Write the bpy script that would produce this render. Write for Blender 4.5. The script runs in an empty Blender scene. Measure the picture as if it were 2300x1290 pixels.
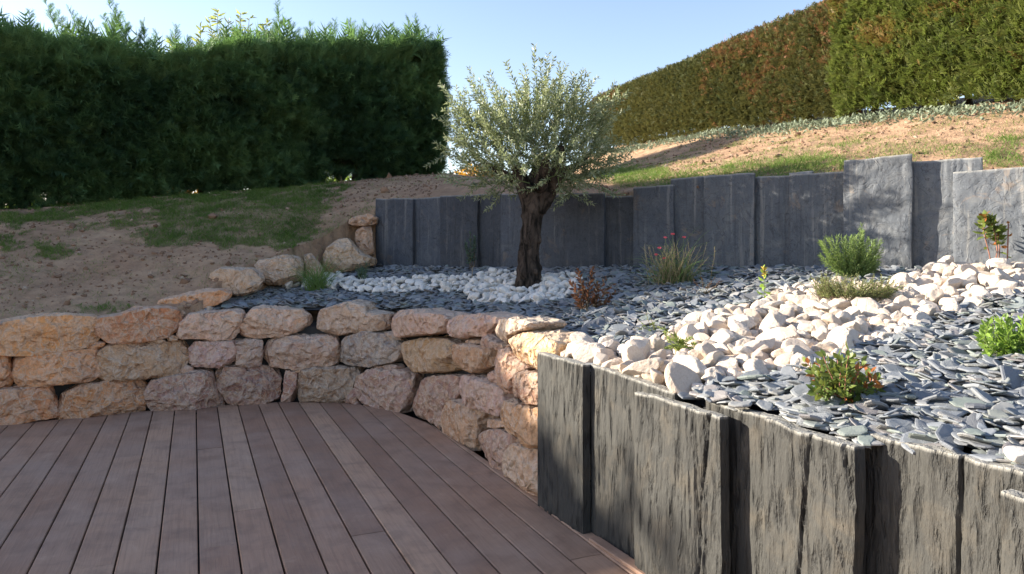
import bpy, math, random
import numpy as np
from mathutils import Vector, Matrix
R=np.random.default_rng(7); random.seed(7)
S=bpy.context.scene; COL=S.collection
# ---------------- camera, sky, sun, exposure ----------------
F=1660.0; HU=1150.0; HV=555.0; CH=1.5
cam=bpy.data.objects.new('camera',bpy.data.cameras.new('camera')); COL.objects.link(cam)
cam.location=(0,0,CH); cam.rotation_euler=(math.radians(90),0,0)
cam.data.sensor_width=36; cam.data.lens=36*F/2300; cam.data.shift_y=-90/2300; cam.data.clip_end=3000; cam.data.clip_start=.05
S.camera=cam
AZ,EL=170.0,19.0
ts=Vector((math.cos(math.radians(EL))*math.cos(math.radians(AZ)),math.cos(math.radians(EL))*math.sin(math.radians(AZ)),math.sin(math.radians(EL))))
sun=bpy.data.objects.new('sun',bpy.data.lights.new('sun','SUN')); COL.objects.link(sun)
sun.rotation_euler=ts.to_track_quat('Z','Y').to_euler(); sun.location=(-8,4,9)
sun.data.energy=5.0; sun.data.angle=math.radians(.5); sun.data.color=(1,.90,.76)
w=bpy.data.worlds.new('World'); S.world=w; w.use_nodes=True
nt=w.node_tree; sky=nt.nodes.new('ShaderNodeTexSky'); sky.sky_type='NISHITA'; sky.sun_disc=False
sky.sun_elevation=math.radians(EL); sky.sun_rotation=math.radians(90-AZ); sky.air_density=1.0; sky.dust_density=.5; sky.ozone_density=1.6
wm=nt.nodes.new('ShaderNodeMix'); wm.data_type='RGBA'; wm.blend_type='MULTIPLY'; wm.inputs[0].default_value=1; wm.inputs[7].default_value=(1.0,.89,.89,1)
nt.links.new(sky.outputs[0],wm.inputs[6]); nt.links.new(wm.outputs[2],nt.nodes['Background'].inputs[0]); nt.nodes['Background'].inputs[1].default_value=.115
S.view_settings.view_transform='Standard'; S.view_settings.look='None'; S.view_settings.gamma=1; S.view_settings.exposure=1.6
S.cycles.max_bounces=6; S.cycles.transparent_max_bounces=4

# ---------------- numpy helpers ----------------
def hsh(ix,iy,iz,s):
    h=(ix.astype(np.int64)*374761393+iy.astype(np.int64)*668265263+iz.astype(np.int64)*2147483647+s*1274126177)&0x7fffffff
    h=(h^(h>>13))*1274126177&0x7fffffff
    return ((h^(h>>16))&0xffff)/65535.0*2-1
def vnoise(P,s=0):
    P=np.asarray(P,float); I=np.floor(P).astype(np.int64); f=P-I; f=f*f*f*(f*(f*6-15)+10)
    r=0
    for a in (0,1):
        wa=f[:,0] if a else 1-f[:,0]
        for b in (0,1):
            wb=f[:,1] if b else 1-f[:,1]
            for c in (0,1):
                wc=f[:,2] if c else 1-f[:,2]
                r=r+wa*wb*wc*hsh(I[:,0]+a,I[:,1]+b,I[:,2]+c,s)
    return r
def fbm(P,o=4,s=0):
    P=np.asarray(P,float); r=0;a=1.;t=0
    for k in range(o): r=r+a*vnoise(P*(2.03**k)+k*17.3,s+k); t+=a; a*=.5
    return r/t
def fbm2(x,y,o=4,s=0): return fbm(np.stack([x,y,np.zeros_like(x)+.37],1),o,s)
def sstep(a,b,x): t=np.clip((x-a)/(b-a),0,1); return t*t*(3-2*t)
def unit(a): a=np.asarray(a,float); return a/np.maximum(np.linalg.norm(a,axis=-1,keepdims=True),1e-9)
def mk(name,V,Fs,mats,parent=None,smooth=True,attrs=None,origin=None,mi=None):
    """Fs: list of int arrays (n,k) or one; mi: list of material index per array"""
    V=np.asarray(V,float)
    if not isinstance(Fs,list): Fs=[Fs]
    if origin is None:
        mn,mx=V.min(0),V.max(0); origin=((mn[0]+mx[0])/2,(mn[1]+mx[1])/2,mn[2])
    origin=np.array(origin,float)
    off=origin
    me=bpy.data.meshes.new(name)
    me.vertices.add(len(V)); me.vertices.foreach_set('co',(V-off).astype(np.float32).ravel())
    idx=np.concatenate([f.ravel() for f in Fs]).astype(np.int32)
    cnt=np.concatenate([np.full(len(f),f.shape[1],np.int32) for f in Fs])
    me.loops.add(len(idx)); me.loops.foreach_set('vertex_index',idx)
    me.polygons.add(len(cnt)); me.polygons.foreach_set('loop_start',(np.cumsum(cnt)-cnt).astype(np.int32))
    me.polygons.foreach_set('loop_total',cnt)
    if mi is not None: me.polygons.foreach_set('material_index',np.concatenate([np.full(len(f),m,np.int32) for f,m in zip(Fs,mi)]))
    me.update(calc_edges=True)
    me.polygons.foreach_set('use_smooth',np.full(len(cnt),smooth))
    for k,a in (attrs or {}).items():
        at=me.attributes.new(k,'FLOAT','POINT'); at.data.foreach_set('value',np.asarray(a,np.float32))
    for m in (mats if isinstance(mats,list) else [mats]): me.materials.append(m)
    o=bpy.data.objects.new(name,me); COL.objects.link(o); o.location=origin
    if parent: o.parent=parent; o.location=origin-np.array(parent.location)
    return o
def tag(o,label=None,cat=None,group=None,kind=None):
    if label: o['label']=label
    if cat: o['category']=cat
    if group: o['group']=group
    if kind: o['kind']=kind
    return o
def empty(name,loc,label,cat,group=None):
    o=bpy.data.objects.new(name,None); COL.objects.link(o); o.location=loc; o.empty_display_size=.1
    return tag(o,label,cat,group)
class MB:
    """collects shapes into one mesh, keyed by material index"""
    def __init__(s): s.V=[];s.F={};s.n=0;s.A=[]
    def add(s,V,F,t=0.,m=0):
        V=np.asarray(V,float)
        if len(V)==0: return
        for f in (F if isinstance(F,list) else [F]): s.F.setdefault((m,f.shape[1]),[]).append(f+s.n)
        s.V.append(V); s.A.append(np.broadcast_to(t,(len(V),)).astype(float)); s.n+=len(V)
    def build(s,name,mats,parent=None,smooth=True,origin=None):
        ks=list(s.F); return mk(name,np.concatenate(s.V),[np.concatenate(s.F[k]) for k in ks],mats,parent,smooth,{'tint':np.concatenate(s.A)},origin,[k[0] for k in ks])
def stamp(tv,tf,org,M,t=0.,tt=None):
    """template verts (n,3), faces list; org (k,3); M (k,3,3) rows = local axes scaled; returns V, F, tint"""
    k=len(org); n=len(tv)
    V=(np.einsum('nj,kji->kni',tv,M)+org[:,None,:]).reshape(-1,3)
    Fo=[(f[None]+(np.arange(k)*n)[:,None,None]).reshape(-1,f.shape[1]) for f in (tf if isinstance(tf,list) else [tf])]
    T=np.repeat(np.broadcast_to(t,(k,)),n)
    if tt is not None: T=T+np.tile(tt,k)
    return V,Fo,T
def frame(D,roll=None,up=None):
    """rows: x = along D, y side, z normal"""
    D=unit(D); k=len(D)
    r=R.normal(size=(k,3)) if up is None else np.broadcast_to(up,(k,3))+R.normal(size=(k,3))*(roll or .3)
    y=unit(np.cross(r,D)); z=np.cross(D,y); return np.stack([D,y,z],1)
LEAF4=(np.array([[0,0,0],[.45,.5,.06],[1,0,-.05],[.45,-.5,.06]]),np.array([[0,3,2],[0,2,1]]))
LEAF6=(np.array([[0,0,0],[.3,.42,.07],[.65,.4,.05],[1,0,-.12],[.65,-.4,.05],[.3,-.42,.07],[.35,0,0],[.68,0,-.02]]),
       [np.array([[0,5,6],[0,6,1],[7,4,3],[7,3,2]]),np.array([[6,5,4,7],[1,6,7,2]])])
def leaves(mb,P,D,L,W,t=0.,tpl=LEAF4,m=0,up=None,roll=None):
    if len(P)==0: return
    Mx=frame(D,roll,up)*np.stack([np.broadcast_to(L,(len(P),)),np.broadcast_to(W,(len(P),)),np.broadcast_to(L,(len(P),))],1)[:,:,None]
    V,Fo,T=stamp(tpl[0],tpl[1],np.asarray(P,float),Mx,t); mb.add(V,Fo,T,m)
def tube(mb,pts,rad,ns=6,t=0.,m=0,nz=0.,seed=0):
    pts=np.asarray(pts,float); n=len(pts); rad=np.broadcast_to(rad,(n,)).astype(float)
    T=unit(np.gradient(pts,axis=0)); ref=np.array([.31,.95,.1]) if abs(T[0,2])>.5 else np.array([0,0,1.])
    X=unit(np.cross(T,ref)); Y=np.cross(T,X); a=np.arange(ns)/ns*2*np.pi
    dirs=X[:,None]*np.cos(a)[None,:,None]+Y[:,None]*np.sin(a)[None,:,None]
    rr=rad[:,None]*np.ones(ns)
    V=(pts[:,None]+dirs*rr[:,:,None]).reshape(-1,3)
    if nz: V=V+dirs.reshape(-1,3)*(fbm(V*np.array([22,22,7.])+seed,3,seed)*nz*np.repeat(rad,ns)*2)[:,None]
    i=np.arange(n-1)[:,None]*ns; j=np.arange(ns); j2=(j+1)%ns
    Q=np.stack([i+j,i+j2,i+ns+j2,i+ns+j],-1).reshape(-1,4)
    V=np.concatenate([V,pts[-1:]]); c=len(V)-1; e=(n-1)*ns
    mb.add(V,[Q,np.stack([e+j,e+j2,np.full(ns,c)],-1)],t,m)
def curve(p,d,L,n=6,bend=(0,0,0),wob=.0):
    """polyline from p along d for length L bending by vector"""
    p=np.array(p,float); d=unit(np.array(d,float)); out=[p]; b=np.array(bend,float)
    for k in range(n-1):
        d=unit(d+b/(n-1)+R.normal(size=3)*wob); p=p+d*L/(n-1); out.append(p)
    return np.array(out)
def blades(mb,P,D,L,W,bend,t=0.,n=4,m=0):
    """grass blades: P,D (k,3)"""
    k=len(P); L=np.broadcast_to(L,(k,)); W=np.broadcast_to(W,(k,)); D=unit(D)
    side=unit(np.cross(D,R.normal(size=(k,3)))); hz=unit(D*np.array([1,1,0])+R.normal(size=(k,3))*.15*np.array([1,1,0])+1e-6)
    rows=[];p=np.array(P,float);d=D.copy(); bend=np.broadcast_to(bend,(k,))
    for s in range(n):
        wd=(W*(1-(s/(n-1))**1.5)*.5)[:,None]
        if s<n-1: rows+= [p-side*wd,p+side*wd]
        else: rows+=[p]
        d=unit(d+(hz*.6-np.array([0,0,1.]))*(bend*(s+1)/n)[:,None]); p=p+d*(L/(n-1))[:,None]
    V=np.stack(rows,1); m_=V.shape[1]; base=np.arange(k)[:,None]*m_
    Q=np.array([[2*s,2*s+1,2*s+3,2*s+2] for s in range(n-2)]); T3=np.array([[2*n-4,2*n-3,2*n-2]])
    Fo=[(base[:,:,None]+T3[None]).reshape(-1,3)]
    if len(Q): Fo.append((base[:,:,None]+Q[None]).reshape(-1,4))
    mb.add(V.reshape(-1,3),Fo,np.repeat(np.broadcast_to(t,(k,)),m_),m)
def inpoly(x,y,poly):
    poly=np.asarray(poly,float); c=np.zeros(len(x),bool); n=len(poly)
    for i in range(n):
        x1,y1=poly[i];x2,y2=poly[(i+1)%n]
        if y1==y2: continue
        k=((y1>y)!=(y2>y))&(x<(x2-x1)*(y-y1)/(y2-y1)+x1); c^=k
    return c
def pdist(x,y,pl):
    """distance to polyline + arc position"""
    d=np.full(len(x),1e9); s=np.zeros(len(x)); acc=0
    for (x1,y1),(x2,y2) in zip(pl[:-1],pl[1:]):
        L=math.hypot(x2-x1,y2-y1); t=np.clip(((x-x1)*(x2-x1)+(y-y1)*(y2-y1))/L**2,0,1)
        dd=np.hypot(x-x1-t*(x2-x1),y-y1-t*(y2-y1)); k=dd<d; d=np.where(k,dd,d); s=np.where(k,acc+t*L,s); acc+=L
    return d,s
def P3(u,v,Y): return np.array([(u-HU)/F*Y,Y,CH+(HV-v)*Y/F])
def proj(X,Y,Z): return HU+F*X/Y, HV-F*(Z-CH)/Y

# ---------------- layout in plan ----------------
WALLPX=[(0,955),(130,944),(330,925),(500,913),(620,905),(780,905),(910,925),(990,965),(1060,1005),(1130,1065),(1220,1130)]
WC=[(-9.0,4.9),(-6.2,5.45)]+[((u-HU)/F*2490/(v-HV),2490/(v-HV)) for u,v in WALLPX]
FA=np.array([.19,4.335]); FD=unit(np.array([.43,-.901])); FN=np.array([-FD[1]*-1,0]); FN=np.array([FD[1],-FD[0]])  # outward (towards deck)
FEND=FA+FD*3.9
BA=np.array([-1.74,9.5]); BD=unit(np.array([.817,-.576])); BN=np.array([BD[1],-BD[0]])
BEND=BA+BD*9.6
LEFTE=[(-3.0,7.0),(-2.95,7.7),(-2.7,8.3),(-2.4,8.9),(-2.0,9.5),tuple(BA)]
ic=[i for i,p in enumerate(WC) if p[0]>-3.1][0]
FRONT=[(-3.0,7.0)]+WC[ic:]+[tuple(FEND)]
BEDP=[(-3.0,7.0)]+WC[ic:]+[tuple(FEND),(4.5,.6),tuple(BEND)]+[tuple(BA)]+LEFTE[::-1][1:]
LOWP=WC+[tuple(FEND),(2.6,-6),(-14,-6),(-14,4.3)]
def bedz(x,y):
    x=np.atleast_1d(np.asarray(x,float)); y=np.atleast_1d(np.asarray(y,float))
    df,_=pdist(x,y,FRONT); db,m=pdist(x,y,[tuple(BA-BD*1.5),tuple(BEND)]); m=m-1.5
    zb=1.255+.0133*np.clip(m,-1,9); t=df/(df+db+1e-6)
    return .86+(zb-.86)*t
def hit(u,v,lift=0.):
    Y=np.arange(1.5,12,.01); X=(u-HU)/F*Y; Z=CH+(HV-v)/F*Y
    b=bedz(X,Y)+lift; ok=(Z<=b)&inpoly(X,Y,BEDP)
    if not ok.any(): return hit(u,v+2.,lift)
    k=np.argmax(ok)
    return np.array([X[k],Y[k],b[k]])
# terrain: thin-plate spline through measured ground points
TP=[(-6.9,10,2.0),(-4.97,11,2.26),(-3.23,11.92,2.5),(-1.17,13,2.7),(-9.9,8.4,1.65),(-12.5,7.0,1.4),
 (-4.4,6.45,.86),(-3.4,6.95,.9),(-7,5.5,.84),(-9.5,5.0,.8),(-3.0,7.2,.97),(-3.05,7.9,1.28),(-2.8,8.4,1.42),(-2.5,9.1,1.62),(-2.1,9.8,2.0),
 (-4.7,8.2,1.4),(-3.64,9.3,1.82),(-2.6,9.6,1.85),(-6,7.6,1.35),(-2.6,10.5,2.2),
 (-1.6,9.75,2.13),(-.25,8.7,2.10),(.915,7.9,2.05),(1.45,7.5,2.10),(2.3,6.95,2.16),(2.95,6.5,2.17),(3.95,5.8,2.12),(5.6,4.7,2.1),
 (-1.9,12.9,2.66),(0,13.0,2.67),(.6,12.5,2.62),(1.5,10,2.46),(2.65,8,2.44),(4.64,6.7,2.5),
 (5.54,8,3.02),(4.55,11,3.32),(3.75,13.4,3.56),(2.56,17,3.75),(2.0,19,3.85),(-1,16,1.9),(-3,15,1.9),(-8,13,1.5),(-14,11.5,1.0),
 (8,8,3.5),(8,14,4.1),(7,19,4.3),(-2,20,1.5),(0,22,1.5),(7,4,2.3)]
TP=np.array(TP)
def _U(r2): return np.where(r2>0,r2*np.log(r2+1e-12)*.5,0)
NT=len(TP); n=NT; d2=((TP[:,None,:2]-TP[None,:,:2])**2).sum(-1)
A=np.zeros((n+3,n+3)); A[:n,:n]=_U(d2)+np.eye(n)*.02; A[:n,n]=1; A[:n,n+1:]=TP[:,:2]; A[n:,:n]=A[:n,n:].T
TW=np.linalg.solve(A,np.concatenate([TP[:,2],[0,0,0]]))
def tps(x,y):
    x=np.atleast_1d(np.asarray(x,float)); y=np.atleast_1d(np.asarray(y,float)); r=TW[NT]+TW[NT+1]*x+TW[NT+2]*y
    for i in range(NT): r=r+TW[i]*_U((x-TP[i,0])**2+(y-TP[i,1])**2)
    out=np.maximum(np.maximum(-13-x,x-9),np.maximum(y-20,3.5-y)); k=sstep(0,8,out)
    return np.clip(r,-.5,5)*(1-k)+.3*k
def groundz(x,y):
    z=tps(x,y); return z+fbm2(x*1.7,y*1.7,3,5)*.035+fbm2(x*9,y*9,3,6)*.014
def ghit(u,v,y0=4.,y1=19.):
    Y=np.arange(y0,y1,.02); X=(u-HU)/F*Y; Z=CH+(HV-v)/F*Y
    b=groundz(X,Y); k=np.argmax(Z<=b); return np.array([X[k],Y[k],b[k]])
# ---------------- materials ----------------
class N:
    def __init__(s,name):
        s.m=bpy.data.materials.new(name); s.m.use_nodes=True; s.t=s.m.node_tree; s.b=s.t.nodes['Principled BSDF']; s.o=s.t.nodes['Material Output']
    def n(s,ty,ins=None,**kw):
        x=s.t.nodes.new(ty)
        for k,v in kw.items(): setattr(x,k,v)
        for k,v in (ins or {}).items(): s.set(x,k,v)
        return x
    def set(s,x,k,v):
        i=x.inputs[k]
        if hasattr(v,'outputs'): v=v.outputs[0]
        if isinstance(v,bpy.types.NodeSocket): s.t.links.new(v,i)
        else: i.default_value=v
    def coord(s,scale=(1,1,1),obj=True,rnd=True):
        tc=s.n('ShaderNodeTexCoord'); mp=s.n('ShaderNodeMapping'); s.t.links.new(tc.outputs['Object'],mp.inputs[0]); mp.inputs['Scale'].default_value=scale
        if rnd:
            oi=s.n('ShaderNodeObjectInfo'); mu=s.n('ShaderNodeVectorMath',operation='SCALE'); cx=s.n('ShaderNodeCombineXYZ')
            for k in range(3): s.t.links.new(oi.outputs['Random'],cx.inputs[k])
            s.t.links.new(cx.outputs[0],mu.inputs[0]); mu.inputs['Scale'].default_value=31.0; s.t.links.new(mu.outputs[0],mp.inputs['Location'])
        return mp.outputs[0]
    def noise(s,co,sc,det=4,rough=.55,dist=0): 
        x=s.n('ShaderNodeTexNoise'); s.t.links.new(co,x.inputs['Vector']); x.inputs['Scale'].default_value=sc; x.inputs['Detail'].default_value=det; x.inputs['Roughness'].default_value=rough; x.inputs['Distortion'].default_value=dist
        return x.outputs[0]
    def ramp(s,f,stops):
        x=s.n('ShaderNodeValToRGB'); s.t.links.new(f,x.inputs[0]); e=x.color_ramp.elements
        while len(e)<len(stops): e.new(.5)
        for i,(p,c) in enumerate(stops):
            e[i].position=p; e[i].color=(c,c,c,1) if isinstance(c,(int,float)) else (*c,1)
        return x.outputs[0]
    def mix(s,f,a,b,bt='MIX'):
        x=s.n('ShaderNodeMix',data_type='RGBA',blend_type=bt)
        for i,v in ((0,f),(6,a),(7,b)):
            if isinstance(v,bpy.types.NodeSocket): s.t.links.new(v,x.inputs[i])
            else: x.inputs[i].default_value=v if i==0 else (*v,1)
        return x.outputs[2]
    def math(s,op,a,b=0.,clamp=False):
        x=s.n('ShaderNodeMath',operation=op,use_clamp=clamp)
        for i,v in ((0,a),(1,b)):
            if isinstance(v,bpy.types.NodeSocket): s.t.links.new(v,x.inputs[i])
            else: x.inputs[i].default_value=v
        return x.outputs[0]
    def attr(s,a='tint'): return s.n('ShaderNodeAttribute',attribute_name=a).outputs['Fac']
    def bump(s,h,d,st=1.):
        x=s.n('ShaderNodeBump'); s.t.links.new(h,x.inputs['Height']); x.inputs['Distance'].default_value=d; x.inputs['Strength'].default_value=st
        s.t.links.new(x.outputs[0],s.b.inputs['Normal']); return x
    def col(s,c,rough=.9,spec=.2):
        if isinstance(c,bpy.types.NodeSocket): s.t.links.new(c,s.b.inputs['Base Color'])
        else: s.b.inputs['Base Color'].default_value=(*c,1)
        if isinstance(rough,bpy.types.NodeSocket): s.t.links.new(rough,s.b.inputs['Roughness'])
        else: s.b.inputs['Roughness'].default_value=rough
        s.b.inputs['Specular IOR Level'].default_value=spec; return s.m

def leafmat(name,c1,c2,trans=.35,c3=None,rough=.5,spec=.35,p3=.93,tcol=None):
    g=N(name); t=g.attr(); c=g.ramp(t,[(0,c1),(.85,c2)]+([(p3,c2),(min(p3+.02,1),c3)] if c3 else []))
    g.col(c,rough,spec); tr=g.n('ShaderNodeBsdfTranslucent'); tc=g.mix(.5,c,tcol or tuple(min(1,x*1.6) for x in c2)); g.t.links.new(tc,tr.inputs[0])
    mx=g.n('ShaderNodeMixShader'); mx.inputs[0].default_value=trans
    g.t.links.new(g.b.outputs[0],mx.inputs[1]); g.t.links.new(tr.outputs[0],mx.inputs[2]); g.t.links.new(mx.outputs[0],g.o.inputs[0]); return g.m

def m_boulder():
    g=N('limestone'); co=g.coord(); oc=g.n('ShaderNodeObjectInfo').outputs['Color']
    n1=g.noise(co,2.6,3,.6); n2=g.noise(co,5.,5,.6,1.2); n3=g.noise(co,16,5,.65,.6); n4=g.noise(co,70,3,.7)
    c=g.mix(g.ramp(n1,[(.46,0),(.70,.35)]),oc,(.60,.33,.19))
    c=g.mix(g.ramp(n3,[(.42,0),(.66,.55)]),c,(.62,.32,.13),'MIX')
    c=g.mix(g.ramp(g.noise(co,3.3,4,.6,.8),[(.55,0),(.68,.35)]),c,(.34,.20,.15))
    vein=g.ramp(n2,[(.44,0),(.50,1),(.58,.25)]); vein2=g.ramp(g.noise(co,9,4,.6,2.2),[(.47,0),(.505,1),(.54,0)])
    nc=g.n('ShaderNodeTexNoise'); g.t.links.new(co,nc.inputs['Vector']); nc.inputs['Scale'].default_value=7; nc.inputs['Detail'].default_value=4
    vm=g.n('ShaderNodeVectorMath',operation='SCALE'); g.t.links.new(nc.outputs['Color'],vm.inputs[0]); vm.inputs['Scale'].default_value=.16; va=g.n('ShaderNodeVectorMath',operation='ADD'); g.t.links.new(co,va.inputs[0]); g.t.links.new(vm.outputs[0],va.inputs[1])
    def vor(sc_,ft):
        x=g.n('ShaderNodeTexVoronoi',feature=ft); g.t.links.new(va.outputs[0],x.inputs['Vector']); x.inputs['Scale'].default_value=sc_; return x.outputs['Distance']
    e1,e2,f1,f2=vor(11,'DISTANCE_TO_EDGE'),vor(24,'DISTANCE_TO_EDGE'),vor(11,'F1'),vor(24,'F1')
    rdg=g.math('MAXIMUM',g.math('MULTIPLY',g.ramp(e1,[(0,1),(.07,0)]),g.ramp(n1,[(.40,0),(.55,1)])),g.math('MULTIPLY',g.ramp(e2,[(0,.8),(.09,0)]),g.ramp(n3,[(.45,0),(.62,1)])))
    rd=g.attr('ridge'); v=g.math('MAXIMUM',g.math('MULTIPLY',vein,.5),g.math('MULTIPLY',vein2,.30))
    rv=g.math('MULTIPLY',g.ramp(rd,[(.5,0),(.95,1)]),g.ramp(n3,[(.35,.1),(.6,.75)]))
    c=g.mix(g.math('MAXIMUM',g.math('MAXIMUM',v,rv),g.math('MULTIPLY',rdg,.7)),c,(.78,.66,.52))
    c=g.mix(g.ramp(n4,[(.3,.22),(.6,0)]),c,(.18,.12,.08),'MIX')
    # upward-facing surfaces: paler
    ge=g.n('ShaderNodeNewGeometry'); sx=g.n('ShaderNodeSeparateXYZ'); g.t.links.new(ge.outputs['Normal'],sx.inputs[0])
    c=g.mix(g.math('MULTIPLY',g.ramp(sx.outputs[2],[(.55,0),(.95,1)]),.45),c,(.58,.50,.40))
    g.bump(g.math('ADD',g.math('MULTIPLY',n3,1.),g.math('ADD',g.math('MULTIPLY',n4,.25),g.math('ADD',g.math('MULTIPLY',n2,.5),g.math('ADD',g.math('MULTIPLY',f1,1.8),g.math('MULTIPLY',f2,.5))))),.035,1.)
    return g.col(c,.9,.2)
def m_cream(name,a,b,c3,bumpd=.008):
    g=N(name); co=g.coord(); oi=g.n('ShaderNodeObjectInfo')
    c=g.mix(oi.outputs['Random'],a,b); rr_=g.math('FRACT',g.math('MULTIPLY',oi.outputs['Random'],17.3)); c=g.mix(g.ramp(rr_,[(0,.5),(.12,.3),(.2,0)]),c,c3); c=g.mix(g.ramp(rr_,[(.82,0),(.95,.5)]),c,tuple(x*.7 for x in a)); n1=g.noise(co,8,5,.6,.8); n2=g.noise(co,30,4,.7)
    c=g.mix(g.ramp(n1,[(.48,0),(.66,.7)]),c,c3); c=g.mix(g.ramp(n2,[(.3,.25),(.6,0)]),c,(.3,.24,.18))
    g.bump(g.math('ADD',n1,g.math('MULTIPLY',n2,.5)),bumpd,.8); return g.col(c,.85,.25)
def m_chip():
    g=N('slate_chip'); co=g.coord(rnd=True); oi=g.n('ShaderNodeObjectInfo')
    t=g.math('FRACT',g.math('ADD',g.attr('tint'),oi.outputs['Random']))
    c=g.ramp(t,[(0,(.095,.10,.115)),(.25,(.18,.20,.225)),(.45,(.23,.245,.255)),(.6,(.15,.17,.19)),(.75,(.18,.215,.195)),(.88,(.21,.19,.19)),(1,(.28,.285,.275))])
    n1=g.noise(co,14,4,.6); c=g.mix(g.ramp(n1,[(.35,.0),(.75,.35)]),c,(.28,.28,.26)); n2=g.noise(co,55,4,.65)
    g.bump(g.math('ADD',n1,g.math('MULTIPLY',n2,.4)),.006,.7); return g.col(c,.62,.4)
def m_slab(name,a,b,warm,vert):
    g=N(name); co=g.coord(scale=(1,1,.2) if vert else (1,1,1)); co2=g.coord()
    n1=g.noise(co2,2.2,4,.6); n2=g.noise(co,26,5,.6,.3); n3=g.noise(co,90,3,.7); n5=g.noise(co2,5,5,.65,1.)
    c=g.mix(n1,a,b); c=g.mix(g.ramp(n5,[(.5,0),(.72,.6)]),c,warm)
    c=g.mix(g.ramp(n2,[(.34,.85 if vert else .25),(.47,0)]),c,tuple(x*.4 for x in a)); c=g.mix(g.ramp(n3,[(.5,0),(.8,.35)]),c,tuple(min(1,x*1.7) for x in b))
    if not vert:
        sk=g.noise(g.coord(scale=(1,1,.05)),16,5,.6,.4); c=g.mix(g.ramp(sk,[(.56,0),(.68,.45)]),c,(.27,.265,.25)); c=g.mix(g.ramp(sk,[(.33,.55),(.42,0)]),c,(.045,.05,.06))
        st_=g.noise(co2,3.1,5,.7,1.2); c=g.mix(g.ramp(st_,[(.60,0),(.66,.30)]),c,(.24,.17,.11)); ln=g.noise(g.coord(scale=(1,.6,.5)),5.5,3,.5,3.); c=g.mix(g.ramp(ln,[(.485,0),(.5,.7),(.515,0)]),c,(.035,.037,.045))
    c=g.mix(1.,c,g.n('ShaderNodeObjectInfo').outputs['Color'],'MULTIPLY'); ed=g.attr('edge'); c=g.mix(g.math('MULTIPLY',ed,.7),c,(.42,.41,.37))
    h=g.math('ADD',n2,g.math('MULTIPLY',n3,.35)) if not vert else g.math('ADD',g.math('MULTIPLY',g.ramp(n2,[(.30,0),(.48,1),(1,1.)]),.8),g.math('ADD',n2,g.math('MULTIPLY',n3,.4)))
    if not vert: fl=g.noise(g.coord(scale=(1,1,.35)),30,4,.55,.8); h=g.math('ADD',g.math('MULTIPLY',fl,.5),g.math('MULTIPLY',g.ramp(g.noise(co2,6,3,.5,1.5),[(.40,0),(.43,.4),(.55,.45),(.575,1),(1,1.)]),1.))
    g.bump(h,.016 if vert else .0045,.9); return g.col(c,.72,.3)
def m_ground():
    g=N('soil'); co=g.coord(rnd=False); n1=g.noise(co,1.1,5,.6); n2=g.noise(co,7,5,.65); n3=g.noise(co,40,4,.7); gr=g.attr('grass')
    c=g.mix(g.ramp(n1,[(.35,0),(.7,1)]),(.43,.275,.17),(.55,.375,.235)); c=g.mix(g.ramp(n2,[(.4,.5),(.6,0)]),c,(.26,.16,.105)); c=g.mix(g.ramp(n3,[(.55,0),(.75,.5)]),c,(.56,.38,.25))
    c=g.mix(g.math('MULTIPLY',gr,.7),c,(.05,.075,.02))
    g.bump(g.math('ADD',n2,g.math('MULTIPLY',n3,.5)),.05,1.); return g.col(c,.95,.1)
def m_deck():
    g=N('deck_wood'); co=g.coord(rnd=False)
    # boards run along a local axis stored as attributes
    al=g.attr('along'); ac=g.attr('across'); tn=g.attr('tint'); v=g.n('ShaderNodeCombineXYZ')
    g.t.links.new(g.math('MULTIPLY',al,.9),v.inputs[0]); g.t.links.new(g.math('MULTIPLY',ac,26),v.inputs[1]); g.t.links.new(g.math('MULTIPLY',tn,40),v.inputs[2])
    grain=g.noise(v.outputs[0],3.,5,.6,.4); fine=g.noise(v.outputs[0],11,4,.65)
    big=g.noise(co,1.3,4,.6); mid=g.noise(co,5.5,5,.65,.5)
    c=g.ramp(tn,[(0,(.29,.165,.105)),(.3,(.42,.25,.16)),(.55,(.34,.215,.145)),(.8,(.43,.26,.165)),(1,(.48,.30,.19))])
    c=g.mix(g.ramp(grain,[(.35,.35),(.55,0)]),c,(.20,.115,.075)); c=g.mix(g.ramp(fine,[(.5,0),(.75,.25)]),c,(.55,.38,.27))
    c=g.mix(g.ramp(big,[(.42,0),(.68,.5)]),c,(.38,.28,.22)); c=g.mix(g.ramp(mid,[(.3,.55),(.52,0)]),c,(.17,.10,.068))
    c=g.mix(g.ramp(mid,[(.58,0),(.75,.4)]),c,(.57,.40,.28))
    g.bump(g.math('ADD',grain,g.math('MULTIPLY',fine,.4)),.003,.6); return g.col(c,g.ramp(mid,[(.3,.50),(.7,.68)]),.4)
def m_bark(name,a,b,sc=1.):
    g=N(name); co=g.coord(scale=(1,1,.35)); n1=g.noise(co,14*sc,5,.65,.6); n2=g.noise(co,50*sc,4,.7)
    c=g.mix(g.ramp(n1,[(.38,0),(.62,1)]),a,b); g.bump(g.math('ADD',n1,g.math('MULTIPLY',n2,.4)),.02,1.); return g.col(c,.92,.15)
def m_plain(name,c,rough=.8,sc=20):
    g=N(name); co=g.coord(); n1=g.noise(co,sc,3,.6); return g.col(g.mix(n1,tuple(x*.75 for x in c),tuple(min(1,x*1.25) for x in c)),rough,.25)
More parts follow.
